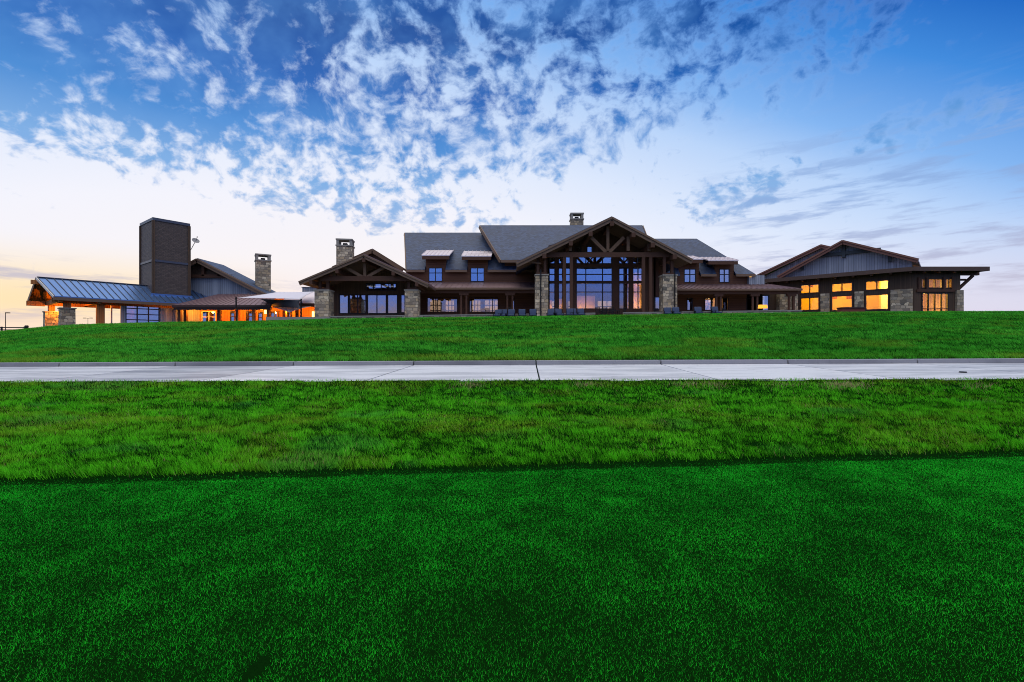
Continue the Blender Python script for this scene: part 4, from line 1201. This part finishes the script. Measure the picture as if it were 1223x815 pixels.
for i, (px, y, rz, lb) in enumerate(dl):
    o = dp if i == 0 else copy_tree(dp)
    o.location = (W(px, 0, y).x, y, TZ + .002); o.rotation_euler.z = rz; o['label'] = lb
def table(px, y, lx, label):
    r = thing('dining_table', label, 'table', (W(px, 0, y).x, y, TZ + .002), 'black patio tables')
    x, z = r.location.x, TZ + .002
    MB().box(x - lx / 2, x + lx / 2, y - .5, y + .5, z + .7, z + .75).build('tabletop', 'black', r, False, .015)
    for sx in (-1, 1):
        for sy in (-1, 1): MB().box(x + sx * (lx / 2 - .12) - .035, x + sx * (lx / 2 - .12) + .035, y + sy * .4 - .035, y + sy * .4 + .035, z, z + .7).build('leg', 'black', r)
table(728, 46.9, 2.0, 'long black dining table among chairs before the middle of the great window')
table(911, 46.6, 1.0, 'small dark side table carrying a glowing lamp on the right-hand porch')
r = thing('table_lamp', 'table lamp with glowing orange rectangular shade on the small porch table at the right', 'lamp', (W(911, 0, 46.6).x, 46.6, TZ + .755))
x, y, z = r.location
MB().box(x - .13, x + .13, y - .09, y + .09, z, z + .04).tube((x, y, z + .04), (x, y, z + .2), .03, .05).build('lamp_base', 'black', r)
zt = EYE + (CY - 364.3) * y / FPX; zb = EYE + (CY - 369) * y / FPX
MB().box(x - .42, x + .42, y - .16, y + .16, max(zb, z + .2), zt, taper=.9).build('lamp_shade', 'lamp_shade', r)

# red wooden planter
x0, x1 = W(1002.5, 0, 45).x, W(1029.5, 0, 45).x
r = thing('wooden_planter', 'long red stained wooden planter box below the middle yellow window', 'planter', ((x0 + x1) / 2, 45, 3.8))
zt, zt1 = EYE + 40.2 * 45 / FPX, EYE + 38.8 * 45 / FPX
gz_ = float(ground_z((x0 + x1) / 2, 45))
MB().box(x0, x1, 44.6, 45.3, gz_ - .1, zt1).build('planter_box', 'redwood', r)
MB().box(x0 - .05, x1 + .05, 44.55, 45.35, zt1 + .002, zt1 + .1).build('rim', 'frame_red', r)

# shade sails and their posts
def sail(name, corners, sag, mat, label):
    n = 14
    A, B, C, D = [Vector(c) for c in corners]
    r = MB(); g = []
    for i in range(n + 1):
        row = []
        for j in range(n + 1):
            u, v = i / n, j / n
            pu = u + .10 * (0.5 - u) * 4 * v * (1 - v); pv = v + .10 * (0.5 - v) * 4 * u * (1 - u)
            p = A * (1 - pu) * (1 - pv) + B * pu * (1 - pv) + C * pu * pv + D * (1 - pu) * pv
            p = p + Vector((0, 0, -sag * 16 * u * (1 - u) * v * (1 - v)))
            row.append(r.bm.verts.new(p))
        g.append(row)
    for i in range(n):
        for j in range(n): r.bm.faces.new([g[i][j], g[i + 1][j], g[i + 1][j + 1], g[i][j + 1]])
    o = r.build(name, mat, None, True)
    sd = o.modifiers.new('thickness', 'SOLIDIFY'); sd.thickness = .02
    tag(o, label, 'shade sail', group='patio shade sails'); return o
sail('shade_sail', (W(284, 356, 51), W(332, 349, 56.8), W(376, 348.5, 56.8), W(361, 357.8, 50.9)), .12, 'sail_pale', 'pale lavender shade sail, the upper and largest one over the lit patio')
sail('shade_sail', (W(310, 357, 54.6), W(359.5, 358.5, 50.6), W(359.5, 368.5, 50.4), W(326, 366.5, 54.9)), .25, 'sail_dark', 'dark charcoal shade sail sagging beneath the large pale one')
sail('shade_sail', (W(322, 366.5, 54.9), W(348, 367, 55), W(371, 366.2, 54.8), W(346, 373.5, 52)), .1, 'sail_pale', 'small pale shade sail hanging lowest, below the charcoal one')
def sail_post(px, pt, y, label):
    x = W(px, 0, y).x; g = float(ground_z(x, y)); zt = EYE + (CY - pt) * y / FPX
    r = thing('sail_post', label, 'post', (x, y, g - .2), 'dark shade sail posts')
    MB().tube((x, y, g - .2), (x, y, zt), .09, .075).build('pole', 'black', r)
    MB().tube((x, y, zt), (x, y, zt + .05), .1, .06).box(x - .04, x + .04, y - .14, y, zt - .2, zt - .12).build('cap', 'black', r)
sail_post(282, 355, 51.0, 'dark steel post holding the left corner of the shade sails')
sail_post(359.6, 357.5, 50.5, 'dark steel post holding the right corner of the charcoal shade sail')

# satellite dish on a short mast fixed to the hall roof behind the tower
y = 57.5; c = W(233.5, 288, y)
r = thing('satellite_dish', 'small grey satellite dish on an arm at the right side of the tower', 'satellite dish', c)
ax = Vector((.62, -.45, .62)).normalized(); u = ax.cross(Vector((0, 0, 1))).normalized(); v = ax.cross(u)
b = MB(); n, m_ = 20, 5; R = .42; vs = []
for k in range(m_ + 1):
    rr = R * k / m_; row = [b.bm.verts.new(c + ax * (rr * rr * .45) + (u * math.cos(t) + v * math.sin(t)) * max(rr, .002)) for t in [2 * math.pi * i / n for i in range(n)]]
    vs.append(row)
for k in range(m_):
    for i in range(n): b.bm.faces.new([vs[k][i], vs[k + 1][i], vs[k + 1][(i + 1) % n], vs[k][(i + 1) % n]])
o = b.build('dish', mat_plain('dish_grey', (.22, .22, .24, 1), .5, .2, .2), r, True); sd = o.modifiers.new('thickness', 'SOLIDIFY'); sd.thickness = .03
MB().tube(c - v * .0 + ax * .05 + u * .0 + Vector((0, 0, -.2)), c + ax * .62, .02).tube(c + ax * .6, c + ax * .72, .05, .06).build('feed_arm', 'black', r)
end = FT.p(3.63, 1.2, 11.8)
MB().tube(c - ax * .02, c - ax * .2, .05).tube(c - ax * .2, Vector((c.x - .5, c.y - .1, c.z - 1.1)), .035).tube(Vector((c.x - .5, c.y - .1, c.z - 1.1)), FT.p(3.55, 2.0, c.z - 1.3), .035).build('mast', 'black', r)

# far left: rail fence, black bollard, street lamps
y = 60.0
x1 = W(31, 0, y).x; x0 = x1 - 24
r = thing('rail_fence', 'thin dark two-rail fence running out of the left edge of the picture', 'fence', (x1 - 6, y, 1.0))
b = MB()
z1, z2 = EYE + (CY - 391.4) * y / FPX, EYE + (CY - 394.2) * y / FPX
for z in (z1, z2): b.box(x0, x1, y - .04, y + .04, z - .06, z + .06)
b.build('rail', 'black', r)
for i in range(9):
    x = x1 - .3 - i * 3.0; MB().box(x - .07, x + .07, y + .05, y + .19, float(ground_z(x, y)) - .3, z1 + .12).build('post', 'black', r)
y = 40.5; q = W(31.7, 391.5, y); g = float(ground_z(q.x, y))
r = thing('bollard', 'short black bollard on the crest of the grass at the far left', 'bollard', (q.x, y, g - .1))
MB().tube((q.x, y, g - .1), (q.x, y, q.z + .1), .12, .13, 14).build('body', 'black', r); MB().tube((q.x, y, q.z + .1), (q.x, y, q.z + .2), .16, .1, 14).build('cap', 'black', r)
def street_lamp(px, pt, y, label, double):
    x = W(px, 0, y).x; g = float(ground_z(x, y)); zt = EYE + (CY - pt) * y / FPX
    r = thing('street_lamp', label, 'street lamp', (x, y, g - .3))
    MB().tube((x, y, g - .3), (x, y, zt), .055, .04).build('pole', 'black', r)
    for sx in ((-1, 1) if double else (1,)):
        MB().beam((x, y, zt - .05), (x + sx * (.9 if double else .4), y, zt + .05), .06, .06).build('arm', 'black', r)
        xx = x + sx * (.8 if double else .35); MB().box(xx - .25, xx + .25, y - .18, y + .18, zt - .05, zt + .09).build('lamp_head', 'black', r)
street_lamp(6.6, 374, 75, 'tall thin dark street lamp at the left edge of the picture', False)
street_lamp(105, 380.2, 110, 'small distant double-headed street lamp seen between the stone columns at the far left', True)

# iron drain cover on the path
px, py = 1150, 446.5; y = 11.6; x = (px - CX) / FPX * y
r = tag(MB().tube((x, y, float(path_z(x, y)) + .003), (x, y, float(path_z(x, y)) + .03), .08, .07, 18).build('drain_cover', 'black'), 'small dark iron drain cover lying on the path near the right edge', 'drain cover')
# ------------------------------------------------------------------ sky, sun, camera
world = bpy.data.worlds.new('World'); scene.world = world; world.use_nodes = True
nt = NT(world.node_tree)
wo = nt.n('ShaderNodeOutputWorld')
tc = nt.n('ShaderNodeTexCoord')
d = nt.vm('NORMALIZE', tc.outputs['Generated'])
dx, dy, dz = nt.sep(d)[:3]
hor = nt.m('SQRT', nt.m('ADD', nt.m('MULTIPLY', dx, dx), nt.m('ADD', nt.m('MULTIPLY', dy, dy), 1e-6)))
ux, uy = nt.m('DIVIDE', dx, hor), nt.m('DIVIDE', dy, hor)
def az_dot(deg):
    a = math.radians(deg); return nt.m('ADD', nt.m('MULTIPLY', ux, math.sin(a)), nt.m('MULTIPLY', uy, math.cos(a)))
glow = az_dot(-20)
t = nt.m('ADD', dz, nt.m('MULTIPLY', nt.m('SUBTRACT', .94, glow), .56))
base = nt.ramp(t, [(0, srgb(248, 230, 230)), (.12, srgb(249, 243, 245)), (.24, srgb(243, 243, 252)), (.36, srgb(222, 233, 253)), (.48, srgb(186, 213, 250)),
                   (.56, srgb(132, 182, 242)), (.68, srgb(66, 140, 222)), (.78, srgb(22, 98, 192)), (.87, srgb(0, 54, 140)), (1, srgb(3, 56, 145))])
# pale violet low on the right, warm dawn low on the left
lav = nt.m('MULTIPLY', nt.smooth(az_dot(47), .72, .99), nt.smooth(dz, .22, .02))
base = nt.mix(nt.m('MULTIPLY', lav, .7), base, srgb(222, 212, 230))
warm = nt.m('MULTIPLY', nt.smooth(az_dot(-52), .86, .995), nt.m('MULTIPLY', nt.smooth(dz, .17, .06), nt.smooth(dz, -.02, .06)))
base = nt.mix(nt.m('MULTIPLY', warm, .85), base, srgb(255, 226, 172))
pinkl = nt.m('MULTIPLY', nt.smooth(az_dot(-52), .80, .99), nt.smooth(dz, .065, .02))
base = nt.mix(nt.m('MULTIPLY', pinkl, .45), base, srgb(253, 222, 196))
# altocumulus: many small cells laid out on the sky dome (conformal overhead-plane coordinates)
inv = nt.m('DIVIDE', 1, nt.m('ADD', nt.m('MAXIMUM', dz, 0), .03))
px_, py_ = nt.m('MULTIPLY', dx, inv), nt.m('MULTIPLY', dy, inv)
lpy = nt.m('LOGARITHM', nt.m('MAXIMUM', py_, .05), math.e)
cp = nt.xyz(px_, nt.m('MULTIPLY', lpy, 1.25), 0)
warpn = nt.noise(cp, 2.5, 3, out='Color')
wsc = nt.n('ShaderNodeVectorMath', operation='SCALE'); nt.put(wsc.inputs[0], nt.vm('SUBTRACT', warpn, (.5, .5, .5))); wsc.inputs['Scale'].default_value = .16
cpw = nt.vm('ADD', cp, wsc.outputs[0])
wq = nt.n('ShaderNodeVectorMath', operation='SCALE'); nt.put(wq.inputs[0], nt.vm('SUBTRACT', nt.noise(d, 6, 3, out='Color'), (.5, .5, .5))); wq.inputs['Scale'].default_value = .07
dw = nt.vm('MULTIPLY', nt.vm('ADD', d, wq.outputs[0]), (1, 1, 1.25))
hi = nt.smooth(dz, .30, .46)
mixf = lambda f, a, b: nt.m('ADD', nt.m('MULTIPLY', nt.m('SUBTRACT', 1, f), a), nt.m('MULTIPLY', f, b))
cell = mixf(hi, nt.noise(dw, 36, 4, .55), nt.noise(dw, 21, 6, .6))
mid = mixf(hi, nt.noise(dw, 12, 3, .5), nt.noise(dw, 6.5, 3, .5))
big = nt.noise(nt.vm('ADD', cp, (2.1, 8.4, 0)), 1.1, 2, .5)
lowb = nt.m('MULTIPLY', nt.smooth(nt.m('SUBTRACT', py_, nt.m('MULTIPLY', px_, .35)), 4.9, 3.5), nt.smooth(nt.m('SUBTRACT', py_, nt.m('MULTIPLY', px_, 1.7)), 6.7, 5.2))
rgt = nt.smooth(nt.m('ADD', py_, nt.m('MULTIPLY', px_, .8)), 3.5, 2.2)
right2 = nt.smooth(px_, 1.9, .5)
mask = nt.m('MULTIPLY', lowb, nt.m('MULTIPLY', rgt, right2))
def blob(cx_, cy_, rx, ry):
    a = nt.m('DIVIDE', nt.m('SUBTRACT', px_, cx_), rx); b_ = nt.m('DIVIDE', nt.m('SUBTRACT', py_, cy_), ry)
    return nt.smooth(nt.m('SQRT', nt.m('ADD', nt.m('MULTIPLY', a, a), nt.m('MULTIPLY', b_, b_))), 1.0, .3)
tail = nt.m('MULTIPLY', nt.m('MULTIPLY', nt.smooth(px_, .35, -.3), lowb), .96)
patch = nt.m('MULTIPLY', blob(1.42, 2.85, .55, 1.0), .95)
patch2 = nt.m('MULTIPLY', blob(1.75, 2.0, .5, .5), .72)
mask = nt.m('MAXIMUM', nt.m('MAXIMUM', mask, tail), nt.m('MAXIMUM', patch, patch2))
topl = nt.m('MULTIPLY', nt.smooth(py_, 2.6, 1.4), nt.smooth(nt.m('ADD', px_, nt.m('MULTIPLY', lpy, .4)), .7, -1.5))
dens = nt.m('ADD', nt.m('MULTIPLY', nt.m('SUBTRACT', cell, .5), 1.25), nt.m('MULTIPLY', nt.m('SUBTRACT', mid, .5), .5))
dens = nt.m('ADD', dens, nt.m('ADD', nt.m('MULTIPLY', nt.m('SUBTRACT', mask, 1), .36), nt.m('ADD', nt.m('MULTIPLY', nt.m('SUBTRACT', big, .5), .15), nt.m('MULTIPLY', topl, .22))))
front = nt.smooth(dy, -.05, .25)
body = nt.m('MULTIPLY', nt.smooth(dens, -.15, .17), front)
fringe = nt.m('MULTIPLY', nt.m('MULTIPLY', nt.smooth(dens, -.2, -.04), nt.smooth(mask, .05, .4)), front)
ccol = nt.ramp(dz, [(0, srgb(205, 205, 225)), (.2, srgb(170, 192, 228)), (.30, srgb(124, 174, 228)), (.38, srgb(58, 134, 210)), (.46, srgb(10, 94, 182)), (.55, srgb(0, 68, 150)), (.8, srgb(60, 120, 200))])
shade2 = nt.smooth(nt.noise(nt.vm('ADD', dw, (9, 3, 0)), 10, 4), .35, .7)
ccol = nt.mix(nt.m('MULTIPLY', shade2, .6), ccol, nt.mix(.55, ccol, srgb(96, 158, 226)))
fcol = nt.mix(.5, base, srgb(240, 243, 254))
sky = nt.mix(nt.m('MULTIPLY', fringe, .12), base, fcol)
sky = nt.mix(nt.m('MULTIPLY', body, .95), sky, ccol)
# low thin streaks of cloud
sx = nt.noise(nt.xyz(nt.m('ADD', nt.m('MULTIPLY', ux, 7), 3.1), nt.m('MULTIPLY', dz, 46), nt.m('MULTIPLY', uy, 7)), 1, 5, .6)
streg = nt.m('MAXIMUM', nt.m('MULTIPLY', nt.smooth(az_dot(46), .90, .97), nt.m('MULTIPLY', nt.smooth(dz, .06, .1), nt.smooth(dz, .42, .26))),
             nt.m('MULTIPLY', nt.smooth(az_dot(-45), .90, .98), nt.m('MULTIPLY', nt.smooth(dz, .02, .05), nt.smooth(dz, .14, .1))))
st = nt.m('MULTIPLY', nt.smooth(sx, .49, .66), streg)
sky = nt.mix(nt.m('MULTIPLY', st, .75), sky, nt.ramp(dz, [(0, srgb(190, 180, 200)), (.1, srgb(185, 182, 205)), (.25, srgb(140, 172, 222))]))
# behind the viewer: dawn band at the horizon under an even blue, set bright as unseen fill for the fronts
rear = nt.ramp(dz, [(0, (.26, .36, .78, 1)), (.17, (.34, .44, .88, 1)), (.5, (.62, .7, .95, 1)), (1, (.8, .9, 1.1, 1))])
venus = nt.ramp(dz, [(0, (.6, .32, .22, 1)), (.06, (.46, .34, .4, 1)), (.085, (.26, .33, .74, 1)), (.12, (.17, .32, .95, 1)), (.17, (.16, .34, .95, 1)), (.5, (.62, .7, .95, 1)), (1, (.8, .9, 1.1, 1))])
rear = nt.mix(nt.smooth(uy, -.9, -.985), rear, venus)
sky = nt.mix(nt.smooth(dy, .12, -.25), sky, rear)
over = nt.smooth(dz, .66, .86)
sky = nt.mix(over, sky, (2.2, 2.12, 2.02, 1))  # unseen zenith brightened as added fill light for grass and facades
nish = nt.n('ShaderNodeTexSky', sky_type='NISHITA', sun_disc=False)
nish.sun_elevation = math.radians(-3); nish.sun_rotation = math.radians(-33); nish.altitude = 900
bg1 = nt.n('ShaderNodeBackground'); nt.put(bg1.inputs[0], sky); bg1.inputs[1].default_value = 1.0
bg2 = nt.n('ShaderNodeBackground'); nt.put(bg2.inputs[0], nish.outputs[0]); bg2.inputs[1].default_value = .05
ad = nt.n('ShaderNodeAddShader'); nt.put(ad.inputs[0], bg1.outputs[0]); nt.put(ad.inputs[1], bg2.outputs[0])
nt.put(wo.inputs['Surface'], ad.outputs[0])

sun = bpy.data.lights.new('sun', 'SUN'); sun.energy = .5; sun.angle = math.radians(12); sun.color = (1, .86, .7)
so = bpy.data.objects.new('sun', sun); COL.objects.link(so)
el, az = math.radians(6), math.radians(-33)
sd_ = Vector((math.sin(az) * math.cos(el), math.cos(az) * math.cos(el), math.sin(el)))
so.rotation_euler = (-sd_).to_track_quat('-Z', 'Y').to_euler(); so.location = (-20, 30, 40)

cam = bpy.data.cameras.new('camera'); cam.sensor_width = 36; cam.lens = FPX / 1223 * 36; cam.clip_end = 9000; cam.clip_start = .05
co_ = bpy.data.objects.new('camera', cam); COL.objects.link(co_)
co_.location = (0, 0, EYE); co_.rotation_euler = (math.pi / 2, 0, 0); scene.camera = co_
scene.view_settings.view_transform = 'Standard'; scene.view_settings.look = 'None'; scene.view_settings.gamma = 1; scene.view_settings.exposure = 0
scene.render.engine = 'CYCLES'; scene.cycles.transparent_max_bounces = 16; scene.cycles.max_bounces = 8
scene.cycles.use_adaptive_sampling = False; scene.cycles.use_denoising = True; scene.cycles.filter_width = 1.0; scene.cycles.denoising_prefilter = 'NONE'
scene.cycles.sample_clamp_indirect = 4
